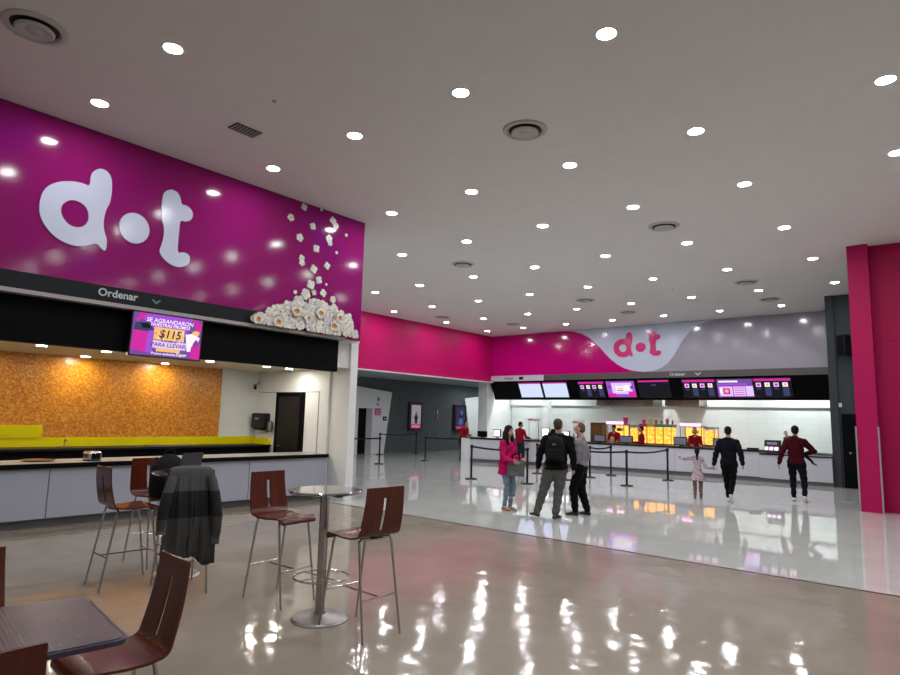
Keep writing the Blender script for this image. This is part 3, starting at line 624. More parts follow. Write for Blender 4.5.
glo=em('screen_pink_white',(1,.72,.85),1.7); glw=em('screen_bright_white',(1,.93,.88),1.9)
monitor(-14.5,20.35,.955,.36,.30,0,'glowing pinkish screen behind the woman in magenta',glo,.05)
monitor(-13.25,22.0,0,.36,.36,0,'bright white screen left of the man with the backpack',glw,1.05)
monitor(-11.75,20.95,.955,.32,.32,0,'glowing warm white screen right of the man with the backpack',glw,.06)
# self service terminal with three bright buttons
rt=thing('ticket_terminal','black self service terminal with three lit squares beside the man in dark red','terminal',(-4.78,21.5,.865)); off=rt.location
MB(off).add([(-5.02,21.3,.87),(-4.56,21.3,.87),(-4.56,21.48,1.28),(-5.02,21.48,1.28),(-5.02,21.62,.87),(-4.56,21.62,.87),(-4.56,21.6,1.28),(-5.02,21.6,1.28)],[(0,1,2,3),(4,7,6,5),(0,4,5,1),(3,2,6,7),(0,3,7,4),(1,5,6,2)]).build('housing',M_blackm,rt,bevel=.02)
mb=MB(off)
for i in range(3): mb.add([(-4.99+i*.14,21.325,.975),(-4.885+i*.14,21.325,.975),(-4.885+i*.14,21.372,1.075),(-4.99+i*.14,21.372,1.075)],[(0,1,2,3)])
mb.build('lit_buttons',em('button_glow',(1,.75,1),1.8),rt,recalc=False)
MB(off).add([(-4.93,21.40,1.14),(-4.65,21.40,1.14),(-4.65,21.435,1.22),(-4.93,21.435,1.22)],[(0,1,2,3)]).build('display',dimf,rt)
# hoods
for x0,x1,s in ((-12.5,-9.95,'wider'),(-9.48,-8.12,'narrower')):
    rt=thing('extractor_hood','%s grey brown extractor hood below the menu panel'%s,'extractor hood',((x0+x1)/2,25.2,2.4)); off=rt.location
    MB(off).box(x0,x1,24.95,25.9,2.42,3.45).build('canopy',mat('hood_metal',(.2,.17,.15),.45,.2,build=noisy((.13,.105,.09),(.24,.21,.19),2)),rt); MB(off).box(x0+.08,x1-.08,25.02,25.85,2.39,2.42).build('filter',M_steel,rt)
# popcorn machines and warmers
M_amb=em('popcorn_glow',(1,.50,.08),1.8)
def f_glow(nt,b):
    n=noise(nt,coords(nt),14,4)
    nt.links.new(ramp(nt,n,[(.35,(.9,.26,.015)),(.55,(1,.42,.04)),(.72,(1,.68,.2))]),b.inputs['Emission Color'])
M_pop=mat('lit_popcorn',(0,0,0),.6,emit=(1,.5,.1),es=1.9,build=f_glow)
M_pinkneon=em('pink_neon_sign',(1,.45,.72),2.2)
def popper(x0,x1,label,glow=1):
    rt=thing('popcorn_machine',label,'popcorn machine',((x0+x1)/2,23.2,.9)); off=rt.location
    MB(off).box(x0,x1,22.98,23.55,.9,1.0).build('base',M_steel,rt)
    mb=MB(off)
    for x in (x0,x1-.03):
        for yy in (22.98,23.52): mb.box(x,x+.03,yy,yy+.03,1.0,1.62)
    mb.build('frame',M_steel,rt)
    MB(off).box(x0-.01,x1+.01,22.97,23.56,1.60,1.66).build('roof',M_steel,rt)
    MB(off).box(x0+.02,x1-.02,22.94,22.985,1.63,1.74).build('lit_sign',M_pinkneon,rt,bevel=.01)
    mb=MB(off); n=10
    for i in range(n):
        a=x0+.04+(x1-x0-.08)*i/n; b=x0+.04+(x1-x0-.08)*(i+1)/n; h=1.0+.22*sin(pi*(i+.5)/n)+random.uniform(-.02,.02)
        mb.box(a,b,23.02,23.48,1.0,h)
    mb.build('popcorn_bed',M_pop,rt)
    MB(off).lathe([(.05,0),(.12,.01),(.13,.12),(.11,.13),(.0,.13)],((x0+x1)/2+.08,23.25,1.36),20).build('kettle',M_chrome,rt,True); LAST2=LAST[0]
    MB(off).box(x0+.05,x1-.05,23.48,23.5,1.0,1.58).build('back_light',M_amb,rt)
    MB(off).tube([((x0+x1)/2+.08,23.25,1.5),((x0+x1)/2+.08,23.25,1.6)],.015).build('kettle_arm',M_steel,LAST2)
popper(-11.1,-10.35,'left popcorn machine with a pink lit sign on the back bench')
popper(-8.2,-7.42,'right popcorn machine with a pink lit sign on the back bench')
for x0,x1,s in ((-10.18,-9.78,'narrow amber lit popcorn cabinet directly right of the left popcorn machine'),(-7.36,-6.98,'tall narrow amber cabinet at the right end of the popcorn machines')):
    rt=thing('popcorn_cabinet',s,'food warmer',((x0+x1)/2,23.2,.9)); off=rt.location
    MB(off).box(x0,x1,23.0,23.5,.9,1.0).build('base',M_steel,rt); MB(off).box(x0+.04,x1-.04,23.05,23.45,1.0,1.5).build('lit_popcorn',M_pop,rt,bevel=.05)
    MB(off).box(x0,x1,22.98,23.52,1.56,1.62).build('roof',M_steel,rt); mb=MB(off)
    for x in (x0,x1-.025): mb.box(x,x+.025,22.99,23.015,1.0,1.56).box(x,x+.025,23.48,23.505,1.0,1.56)
    mb.build('frame',M_steel,rt)
pos=['leftmost','second from the left','third from the left','rightmost']
capc=[(.35,.02,.10),(.40,.36,.02),(.04,.24,.13),(.07,.22,.14)]
for i in range(4):
    x0=-9.72+i*.315; x1=x0+.30
    rt=thing('popcorn_warmer','%s of the four glowing amber popcorn warmers'%pos[i],'food warmer',((x0+x1)/2,23.1,.9),group='amber popcorn warmers in a row'); off=rt.location
    MB(off).box(x0,x1,22.9,23.45,.9,.96).build('base',M_steel,rt); MB(off).box(x0+.015,x1-.015,22.93,23.42,.96,1.56).build('lit_popcorn',M_pop,rt,bevel=.04)
    MB(off).box(x0,x1,22.9,23.45,1.57,1.68).build('coloured_cap',mat('warmer_cap_%d'%i,capc[i],.4),rt,bevel=.01)
    mb=MB(off)
    for x in (x0,x1-.015): mb.box(x,x+.015,22.9,22.92,.96,1.57)
    mb.build('frame',M_steel,rt)
cups=[(-10.36,1.72,.28,.2,(.42,.01,.11),'tall magenta tub standing alone between popcorn machine and warmers'),(-9.62,1.68,.18,.15,(.42,.02,.12),'magenta tub on the leftmost amber warmer'),(-9.36,1.68,.2,.13,(.45,.38,.05),'yellow tub on the second amber warmer'),(-9.14,1.68,.17,.12,(.42,.05,.12),'pink tub between yellow and green tubs on the warmers'),(-8.93,1.68,.15,.11,(.05,.25,.15),'green tub on the third amber warmer'),(-8.72,1.68,.2,.13,(.48,.08,.16),'rosy tub on the gap of the two right warmers'),(-8.52,1.68,.14,.07,(.4,.02,.1),'small slim magenta tub at the right end of the warmers')]
for x,z,h,w,c,s in cups:
    h*=.82
    rt=thing('popcorn_tub',s,'tub',(x,23.15,z if x>-10.3 else 1.66),group='tubs on top of the warmers')
    MB().lathe([(w*.38,0),(w*.5,h),(w*.52,h),(w*.52,h+.01),(w*.4,h+.01)],(0,0,0),16).build('cup',mat('tub_'+str(len(MATS)),c,.4),rt,True)
    cu_=LAST[0]; MB().lathe([(w*.45,h),(w*.46,h+.03),(w*.2,h+.07),(0,h+.08)],(0,0,0),14).build('popcorn_top',mat('tub_top',(.5,.3,.25),.6),cu_,True)
# tub alone stands on left machine roof edge
# clutter on the counters (cups, condiments, signs)
def card(x,Y,z,w,h,label,m,post=True,base=.955):
    rt=thing('counter_sign',label,'sign',(x,Y,base))
    MB().box(-w/2,w/2,-.02,.02,z-base,z-base+h).build('panel',m,rt)
    MB().tube([(-w*.35,0,0),(-w*.35,0,z-base)],.012).tube([(w*.35,0,0),(w*.35,0,z-base)],.012).build('posts',M_steel,rt)
    mb=MB().box(-w*.4,-w*.05,-.024,-.02,z-base+h*.3,z-base+h*.7).box(0,w*.4,-.024,-.02,z-base+h*.2,z-base+h*.5); mb.build('lettering',mat('sign_red2',(.55,.03,.05),.5),rt)
card(-13.05,20.75,1.66,.62,.12,'long white sign with red lettering raised over the counter staff',M_white)
card(-11.3,21.05,1.6,.5,.14,'lit pinkish sign on posts right behind the man with glasses',M_whiteg)
def jar(x,Y,z,r_,h,c,label,name='condiment_bottle'):
    rt=thing(name,label,'bottle',(x,Y,z),group='bottles on the snack counter')
    MB().lathe([(0,0),(r_,0),(r_,h*.65),(r_*.45,h*.8),(r_*.4,h*.88)],(0,0,0),12).build('body',mat('bottle_%d'%len(MATS),c,.35),rt,True)
    MB().lathe([(r_*.45,h*.86),(r_*.45,h),(0,h)],(0,0,0),12).build('cap',M_blackm,rt)
for i,(x,c,s) in enumerate([(-11.45,(.25,.12,.06),'brown bottle on the counter right of the man with glasses'),(-11.25,(.12,.05,.02),'dark brown bottle beside the brown one on the counter'),(-11.05,(.32,.25,.14),'tan bottle on the counter by the leftmost till'),(-9.98,(.34,.26,.12),'beige bottle between the two left tills')]):
    jar(x,20.98 if x<-10.5 else 21.15,.955,.07,.26+.03*(i%2),c,s)
rt=thing('brown_cabinet','dark brown box cabinet with amber inside left of the popcorn machines','cabinet',(-11.5,23.2,.9)); off=rt.location
MB(off).box(-11.78,-11.28,22.98,23.5,.9,1.68).build('body',mat('dark_brown',(.06,.03,.02),.4),rt); MB(off).box(-11.72,-11.34,22.97,22.98,1.2,1.6).build('lit_window',em('brown_glow',(.12,.05,.02),.7),rt)

# ------------------------------------------------------------ queue stanchions
def stanchion(x,Y,label,to=None,zb=.93):
    rt=thing('queue_post',label,'queue barrier',(x,Y,0),group='black queue posts')
    MB().lathe([(0,0),(.17,0),(.175,.012),(.16,.025),(.04,.035),(.035,.05)],(0,0,0),28).build('base',M_blackm,rt,True)
    MB().lathe([(.03,.03),(.03,.88)],(0,0,0),14).build('pole',M_blackm,rt,True)
    MB().lathe([(.035,.86),(.042,.87),(.042,.95),(.03,.965),(0,.965)],(0,0,0),16).build('head',M_blackm,rt,True); hd_=LAST[0]
    if to:
        d=V((to[0]-x,to[1]-Y,0)); n=10; vs=[]; fs=[]; L=d.length; u=d/L; s0=.04
        for i in range(n+1):
            t=i/n; q=u*(s0+(L-2*s0)*t); sag=-.05*4*t*(1-t)
            nn=V((-u.y,u.x,0))*.0015
            vs+=[q+nn+V((0,0,.885+sag)),q-nn+V((0,0,.885+sag)),q-nn+V((0,0,.935+sag)),q+nn+V((0,0,.935+sag))]
        for i in range(n):
            for k in range(4): fs.append((i*4+k,i*4+(k+1)%4,(i+1)*4+(k+1)%4,(i+1)*4+k))
        fs+=[(0,1,2,3),tuple(n*4+k for k in (3,2,1,0))]
        MB().add(vs,fs).build('belt',M_blackm,hd_)
PA=(-11.0,14.2);PB=(-9.25,14.4);PC=(-10.86,17.48);PD=(-9.18,16.31);PE=(-9.11,17.72);PF=(-9.02,19.0);PG=(-7.27,16.28);PH=(-7.15,18.95);PI=(-16.41,15.77);PJ=(-16.6,18.44)
stanchion(*PA,'queue post standing alone left of the woman in magenta',PB)
stanchion(*PB,'queue post directly right of the woman in magenta')
stanchion(*PC,'queue post half hidden left of the man with the backpack',PE)
stanchion(*PD,'queue post between the man with the backpack and the man with glasses',PG)
stanchion(*PE,'queue post just behind the man with glasses',PF)
stanchion(*PF,'queue post right of the man with glasses, farthest toward the counter')
stanchion(*PG,'queue post in the open middle, nearest left one of the belt pair',PH)
stanchion(*PH,'queue post closest to the little girl')
stanchion(*PI,'queue post in front of the restroom doorway',(-18.6,14.4))
stanchion(-18.6,14.4,'queue post hidden behind the kiosk column')
stanchion(*PJ,'queue post before the lit film poster',(-15.9,21.2))
stanchion(-15.9,21.2,'queue post behind the staff member in red at the counter end')
stanchion(-20.5,22.1,'farthest queue post close to the slate wall',(-20.4,19.6))
stanchion(-20.4,19.6,'queue post by the slanted edge of the white restroom panel')

# ------------------------------------------------------------ stools, tables, chairs
def shell(rt,w,sd,bh,zs,lean,slot=True):
    """bent plywood: seat part and backrest part, facing +Y (front), back at -Y"""
    N=10; th=.014
    def strip(prof,hw,name,slotr=None):
        mb=MB(); n=len(prof); cols=[-1,-.6,-.09,.09,.6,1]
        vs=[];
        for i,(yy,zz) in enumerate(prof):
            a=V(prof[max(i-1,0)]); b=V(prof[min(i+1,n-1)]); t=(b-a).normalized(); nn=V((-t.y,t.x))
            for c in cols:
                x=c*hw[i]
                vs.append((x,yy+nn.x*th/2,zz+nn.y*th/2)); vs.append((x,yy-nn.x*th/2,zz-nn.y*th/2))
        m=len(cols); fs=[]
        I=lambda i,j,k:(i*m+j)*2+k
        def solid(i,j): return not (slotr and j==2 and slotr[0]<=i<slotr[1])
        for i in range(n-1):
            for j in range(m-1):
                if not solid(i,j): continue
                fs.append((I(i,j,0),I(i,j+1,0),I(i+1,j+1,0),I(i+1,j,0))); fs.append((I(i,j,1),I(i+1,j,1),I(i+1,j+1,1),I(i,j+1,1)))
                if j==0 or not solid(i,j-1): fs.append((I(i,j,0),I(i+1,j,0),I(i+1,j,1),I(i,j,1)))
                if j==m-2 or not solid(i,j+1): fs.append((I(i,j+1,0),I(i,j+1,1),I(i+1,j+1,1),I(i+1,j+1,0)))
                if i==0 or not solid(i-1,j): fs.append((I(i,j,0),I(i,j,1),I(i,j+1,1),I(i,j+1,0)))
                if i==n-2 or not solid(i+1,j): fs.append((I(i+1,j,0),I(i+1,j+1,0),I(i+1,j+1,1),I(i+1,j,1)))
        mb.add(vs,fs); return mb.build(name,M_wood,rt,True,angle=50)
    # seat: front waterfall to rear
    sp=[(sd/2+.015,zs-.05),(sd/2+.012,zs-.03),(sd/2,zs-.01),(sd/2-.03,zs+.001),(sd/4,zs-.004),(0,zs-.012),(-sd/4,zs-.010),(-sd/2+.06,zs)]
    strip(sp,[w/2*.9,w/2*.93,w/2*.97]+[w/2]*5,'seat')
    y0=-sd/2+.06; R_=.06; bp=[]
    for k in range(6):
        a=-pi/2+(pi/2-lean)*k/5
        bp.append((y0-R_*sin(0)-R_*cos(a)*1.0, zs+R_+R_*sin(a)))
    y1,z1=bp[-1]
    for k in range(1,9):
        t=k/8; L=(bh-R_)*t; bp.append((y1-sin(lean)*L-.012*sin(pi*t), z1+cos(lean)*L))
    strip(bp,[w/2]*5+[w/2*(1-.012*k) for k in range(9)],'backrest',(5,11) if slot else None)
def legs(rt,w,sd,zs,splx,sply,r_=.0105,rail=.30,cross=True):
    xa=w/2-.045; ya=sd/2-.06; top=zs-.018
    feet={}
    for sx in (-1,1):
        for sy in (-1,1):
            f=V((sx*(xa+splx),sy*(ya+sply),0)); t=V((sx*xa,sy*ya,top)); k=t+(f-t)*.07
            feet[sx,sy]=(f,t)
            pts=[V((sx*xa*.35,sy*ya,top)),V((sx*xa*.85,sy*ya,top)),V((sx*xa*.98,sy*ya,top-.012)),k,f]
            MB().tube(pts,[r_,r_,r_,r_,r_*.8],10).build('leg',M_chrome,rt,True,angle=60)
    if rail:
        P=lambda sx,sy,z:feet[sx,sy][0]+(feet[sx,sy][1]-feet[sx,sy][0])*(z/top)
        for sy in (-1,1): MB().tube([P(-1,sy,rail),P(1,sy,rail)],.007,8).build('foot_rail',M_chrome,rt,True)
        c0=(P(-1,-1,rail)+P(1,-1,rail))/2; c1=(P(-1,1,rail)+P(1,1,rail))/2
        MB().tube([c0,c1],.007,8).build('cross_rail',M_chrome,rt,True)
    MB().box(-xa*.5,xa*.5,-ya-.01,ya+.01,top-.012,top-.004).build('under_frame',M_steel,rt)
def stool(label,loc,rz):
    rt=thing('bar_stool',label,'bar stool',(*loc,0),rz,'mahogany bar stools on steel legs')
    shell(rt,.42,.43,.40,.755,radians(8)); legs(rt,.42,.43,.755,.025,.12); return rt
DIR=lambda dx,dy: atan2(-dx,dy)
sA=stool('mahogany bar stool left of the round table, its slotted back turned to the kiosk',(-5.02,3.61),DIR(1,0.05))
stl=[]
for lab,loc,rz in (('mahogany bar stool right of the round table, its seat under the table edge',(-3.86,3.56),DIR(-1,.05)),
    ('mahogany bar stool farthest left, in front of the white kiosk counter',(-6.52,2.84),DIR(.05,1)),
    ('mahogany bar stool behind the black backpack at the second round table',(-7.2,3.44),DIR(1,.03)),
    ('bar stool with the grey and black jacket hung over its back',(-5.95,3.12),DIR(-1,.25))):
    c=copy_tree(sA); c['label']=lab; c.location=(*loc,0); c.rotation_euler=(0,0,rz); stl.append(c)
def bar_table(label,loc,ring=True):
    rt=thing('bar_table',label,'table',(*loc,0),group='tall round steel bar tables')
    MB().lathe([(0,0),(.235,0),(.238,.006),(.22,.022),(.1,.034),(.05,.045),(.045,.06)],(0,0,0),48).build('base',M_steel,rt,True)
    MB().lathe([(.040,.04),(.040,1.02)],(0,0,0),24).build('column',M_chrome,rt,True)
    MB().lathe([(0,1.035),(.30,1.035),(.312,1.045),(.312,1.056),(.305,1.062),(0,1.062)],(0,0,0),56).build('table_top',M_glass,rt,True)
    MB().box(-.2,.2,-.025,.025,1.012,1.036).box(-.025,.025,-.2,.2,1.012,1.036).build('spider',M_blackm,rt)
    MB().tube([(.23*cos(a*pi/20),.23*sin(a*pi/20),.34) for a in range(40)],.008,8,closed=True).tube([(-.23,0,.34),(.23,0,.34)],.006).tube([(0,-.23,.34),(0,.23,.34)],.006).build('foot_ring',M_chrome,rt,True)
    return rt
t1=bar_table('tall round steel bar table between two stools with a foot ring',(-4.31,3.52))
t2=copy_tree(t1); t2['label']='tall round bar table hidden behind the stool with the jacket'; t2.location=(-6.48,3.36,0)
# jacket draped on stool
def jacket():
    rt=thing('draped_jacket','grey and black jacket hanging over the back of a bar stool','jacket',(-5.80,3.055,0),DIR(-1,.25))
    mb=MB(); NX=34; prof=[]
    for k in range(17): prof.append((-.140-.008*sin(k*.4),.34+.82*k/16))
    prof+= [(-.128,1.180),(-.10,1.186),(-.07,1.165)]
    for k in range(1,5): prof.append((-.05+.004*k,1.16-.07*k))
    n=len(prof); vs=[]
    for i,(yy,zz) in enumerate(prof):
        t=max(0,(1.18-zz)/.85); hw=.190+.050*t**.6
        for j in range(NX+1):
            u=j/NX*2-1; amp=.030*min(1,t*1.8)
            fold=amp*(sin(u*13+zz*2.0)+.6*sin(u*25+1.3)+.3) if i<17 else 0
            dz=(.03*sin(u*6+1)-.10*max(0,u-.3)+.05*max(0,-u-.4))*max(0,1-i/6)
            vs.append((u*hw,yy-abs(fold)-.03*min(1,t*3)*(1-abs(u)**4),zz+dz-.02*abs(u)**6*(zz>1.1)))
    fs=[(i*(NX+1)+j,i*(NX+1)+j+1,(i+1)*(NX+1)+j+1,(i+1)*(NX+1)+j) for i in range(n-1) for j in range(NX)]
    M_j=mat('jacket_cloth',(.06,.06,.06),.85,build=f_jacket)
    o=mb.add(vs,fs).build('body',M_j,rt,True,angle=80,recalc=False); md=o.modifiers.new('s','SOLIDIFY'); md.thickness=.010
    for sx in (-1,1):
        L=.62 if sx==1 else .50; pts=[];rr=[]
        for k in range(12):
            t=k/11; pts.append((sx*(.17+.075*sin(t*1.9)),-.17-.035*sin(t*3),1.10-L*t)); rr.append(.028+.020*sin(.4+t*2.4)+(.004 if k%2 else 0))
        MB().tube(pts,rr,12).build('sleeve',M_j,rt,True,angle=80)
        e=pts[-1]; MB().tube([(e[0],e[1],e[2]+.07),(e[0],e[1],e[2]-.015)],.044,12).build('cuff',mat('jacket_cuff',(.085,.085,.08),.85),rt,True)

jacket()
def blob_box(name,rt,c,s,m,bev):
    x,y_,z=c; a,b,h=s
    return MB().box(x-a/2,x+a/2,y_-b/2,y_+b/2,z,z+h).build(name,m,rt,bevel=bev)
M_bag=mat('black_nylon',(.005,.005,.007),.8,spec=.2,build=noisy((.003,.003,.004),(.007,.007,.008),30,bmp=.3,bd=.004))
rt=thing('backpack','round topped black backpack standing on the stool behind the second table','backpack',(-7.02,3.46,.75),DIR(1,0))
def bagshell(rt,w,d,h,m,name='body'):
    mb=MB(); rings=12; n=24; vs=[]
    for i in range(rings+1):
        t=i/rings; z=h*t; k=(1-max(0,(t-.55)/.45)**2.6*.75)*(.93+.07*min(1,t*5))
        for j in range(n):
            a=2*pi*j/n; c,s_=cos(a),sin(a)
            ex=.55
            vs.append((w/2*k*math.copysign(abs(c)**ex,c), d/2*k*math.copysign(abs(s_)**ex,s_), z))
    fs=[(i*n+j,i*n+(j+1)%n,(i+1)*n+(j+1)%n,(i+1)*n+j) for i in range(rings) for j in range(n)]
    fs+=[tuple(range(n))[::-1],tuple(rings*n+j for j in range(n))]
    return mb.add(vs,fs).build(name,m,rt,True,angle=60)
bd=bagshell(rt,.38,.22,.46,M_bag)
MB().box(-.13,.13,.09,.14,.04,.24).build('front_pocket',M_bag,bd,bevel=.03)
MB().tube([(-.06,0,.45),(-.05,0,.50),(0,0,.52),(.05,0,.50),(.06,0,.45)],.012).build('carry_loop',M_bag,rt,True)
for sx in (-1,1): MB().tube([(sx*.09,-.1,.42),(sx*.12,-.15,.3),(sx*.12,-.14,.1)],.014).build('shoulder_strap',M_bag,rt,True)
rt=thing('laptop','dark laptop standing half open on the second round table','laptop',(-6.52,3.36,1.064),DIR(1,.3))
MB().box(-.14,.14,-.1,.1,0,.016).build('keyboard_base',M_blackm,rt,bevel=.004)
mb=MB(); mb.add([(-.14,.1,.014),(.14,.1,.014),(.17,.17,.20),(-.11,.17,.20),(-.14,.11,.012),(.14,.11,.012),(.17,.18,.20),(-.11,.18,.20)],[(0,1,2,3),(4,7,6,5),(0,4,5,1),(3,2,6,7),(0,3,7,4),(1,5,6,2)]); mb.build('lid',mat('laptop_lid',(.03,.03,.045),.3),rt)
# near square table
rt=thing('cafe_table','square metal cafe table with dimpled top in the lower left corner','table',(-3.22,.92,0),radians(-8))
def rsq(h,rr,n=6):
    pts=[]
    for cx,cy,a0 in ((h-rr,h-rr,0),(-h+rr,h-rr,pi/2),(-h+rr,-h+rr,pi),(h-rr,-h+rr,3*pi/2)):
        for k in range(n+1): a=a0+pi/2*k/n; pts.append((cx+rr*cos(a),cy+rr*sin(a)))
    return pts
MB().prism([rsq(.40,.05)],lambda a,b:(a,b,.726),lambda a,b:(a,b,.748)).build('rim',mat('table_rim',(.07,.06,.10),.3,.7),rt,bevel=.004)
MB().prism([rsq(.385,.045)],lambda a,b:(a,b,.7475),lambda a,b:(a,b,.751)).build('table_top',M_dimple,rt)
MB().lathe([(.035,.03),(.035,.71)],(0,0,0),20).build('column',M_chrome,rt,True); MB().lathe([(0,0),(.24,0),(.24,.01),(.06,.035),(.04,.05)],(0,0,0),40).build('base',M_steel,rt,True)
MB().box(-.2,.2,-.03,.03,.69,.716).build('spider',M_blackm,rt)
def chair(label,loc,rz):
    rt=thing('cafe_chair',label,'chair',(*loc,0),rz,'low mahogany cafe chairs round the square table')
    shell(rt,.42,.42,.47,.45,radians(10)); legs(rt,.40,.42,.45,.02,.06,.011,rail=0); return rt
c0=chair('low mahogany chair with tall slotted back, right of the square table',(-3.45,1.49),DIR(-.08,-1))
for lab,loc,rz in (('low mahogany chair cropped at the bottom left corner, before the square table',(-2.76,.66),DIR(-1,0)),('low mahogany chair cropped by the left picture edge beyond the square table',(-4.03,1.0),DIR(1,-.05))):
    c=copy_tree(c0); c['label']=lab; c.location=(*loc,0); c.rotation_euler=(0,0,rz)

# ------------------------------------------------------------ people
def cap(a,b,ra,rb,sx=1,sy=1,side=V((1,0,0)),n=14,mid=None):
    """closed tapered capsule; cross section scaled sx along side, sy across"""
    a=V(a);b=V(b);t=(b-a); L=t.length
    t=t/L if L>1e-6 else V((0,0,1))
    u=side-t*side.dot(t)
    if u.length<.05: u=V((0,1,0))-t*t.y
    u.normalize(); w=t.cross(u)
    st=[]
    for k in range(5):
        an=-pi/2+pi/2*k/4; st.append((a+t*ra*sin(an),max(ra*cos(an),1e-4)))
    if mid: st.append(((a+b)*.5+(0*t),mid))
    for k in range(5):
        an=pi/2*k/4; st.append((b+t*rb*sin(an),max(rb*cos(an),1e-4)))
    vs=[];fs=[]
    for c,r_ in st:
        for k in range(n): vs.append(c+u*(r_*sx*cos(2*pi*k/n))+w*(r_*sy*sin(2*pi*k/n)))
    m=len(st)
    for i in range(m-1):
        for k in range(n): fs.append((i*n+k,i*n+(k+1)%n,(i+1)*n+(k+1)%n,(i+1)*n+k))
    fs.append(tuple(range(n))[::-1]); fs.append(tuple((m-1)*n+k for k in range(n)))
    return vs,fs
def ell(c,rr,rot=None,n=16):
    c=V(c);vs=[];fs=[];m=10
    for i in range(m+1):
        ph=-pi/2+pi*i/m; ph=max(min(ph,pi/2-.02),-pi/2+.02)
        for k in range(n):
            p=V((rr[0]*cos(ph)*cos(2*pi*k/n),rr[1]*cos(ph)*sin(2*pi*k/n),rr[2]*sin(ph)))
            if rot: p=rot@p
            vs.append(c+p)
    for i in range(m):
        for k in range(n): fs.append((i*n+k,i*n+(k+1)%n,(i+1)*n+(k+1)%n,(i+1)*n+k))
    fs.append(tuple(range(n))[::-1]); fs.append(tuple(m*n+k for k in range(n)))
    return vs,fs
def blob(name,prims,vox,mats,parent,sm=3,matfn=None,disp=None):
    mb=MB()
    for vs,fs in prims: mb.add(vs,fs)
    o=mb.build('tmp',mats,None)
    md=o.modifiers.new('r','REMESH'); md.mode='VOXEL'; md.voxel_size=vox
    if sm: s_=o.modifiers.new('s','SMOOTH'); s_.iterations=sm; s_.factor=.5
    dg=bpy.context.evaluated_depsgraph_get(); me=bpy.data.meshes.new_from_object(o.evaluated_get(dg)); me.name=name
    old=o.data; bpy.data.objects.remove(o); bpy.data.meshes.remove(old)
    me.materials.clear()
    for m in (mats if isinstance(mats,(list,tuple)) else [mats]): me.materials.append(m)
    if disp:
        for v in me.vertices: v.co=disp(v.co.copy())
    if matfn:
        for pl in me.polygons: pl.material_index=matfn(pl.center)
    me.shade_smooth()
    q=bpy.data.objects.new(name,me); COL.objects.link(q); q.parent=parent
    return q
def ik(a,t,l1,l2,pole):
    a=V(a);t=V(t);d=t-a;L=min(d.length,(l1+l2)*.999); u=d.normalized()
    t=a+u*L; x=(l1*l1-l2*l2+L*L)/(2*L); h=math.sqrt(max(l1*l1-x*x,0))
    pv=V(pole); pv=pv-u*pv.dot(u)
    pv=pv.normalized() if pv.length>1e-4 else V((0,1,0))
    return a+u*x+pv*h, t
SKIN=mat('skin_tan',(.36,.19,.12),.5); SKIN2=mat('skin_light',(.46,.27,.19),.5)
LIP=mat('lips',(.26,.07,.06),.5); EYE=mat('eye_dark',(.015,.01,.008),.3)
def cloth(name,c,rough=.85,bs=25): return mat(name,c,rough,spec=.12,build=noisy(tuple(q*.8 for q in c),tuple(min(1,q*1.15) for q in c),bs,bmp=.35,bd=.006))
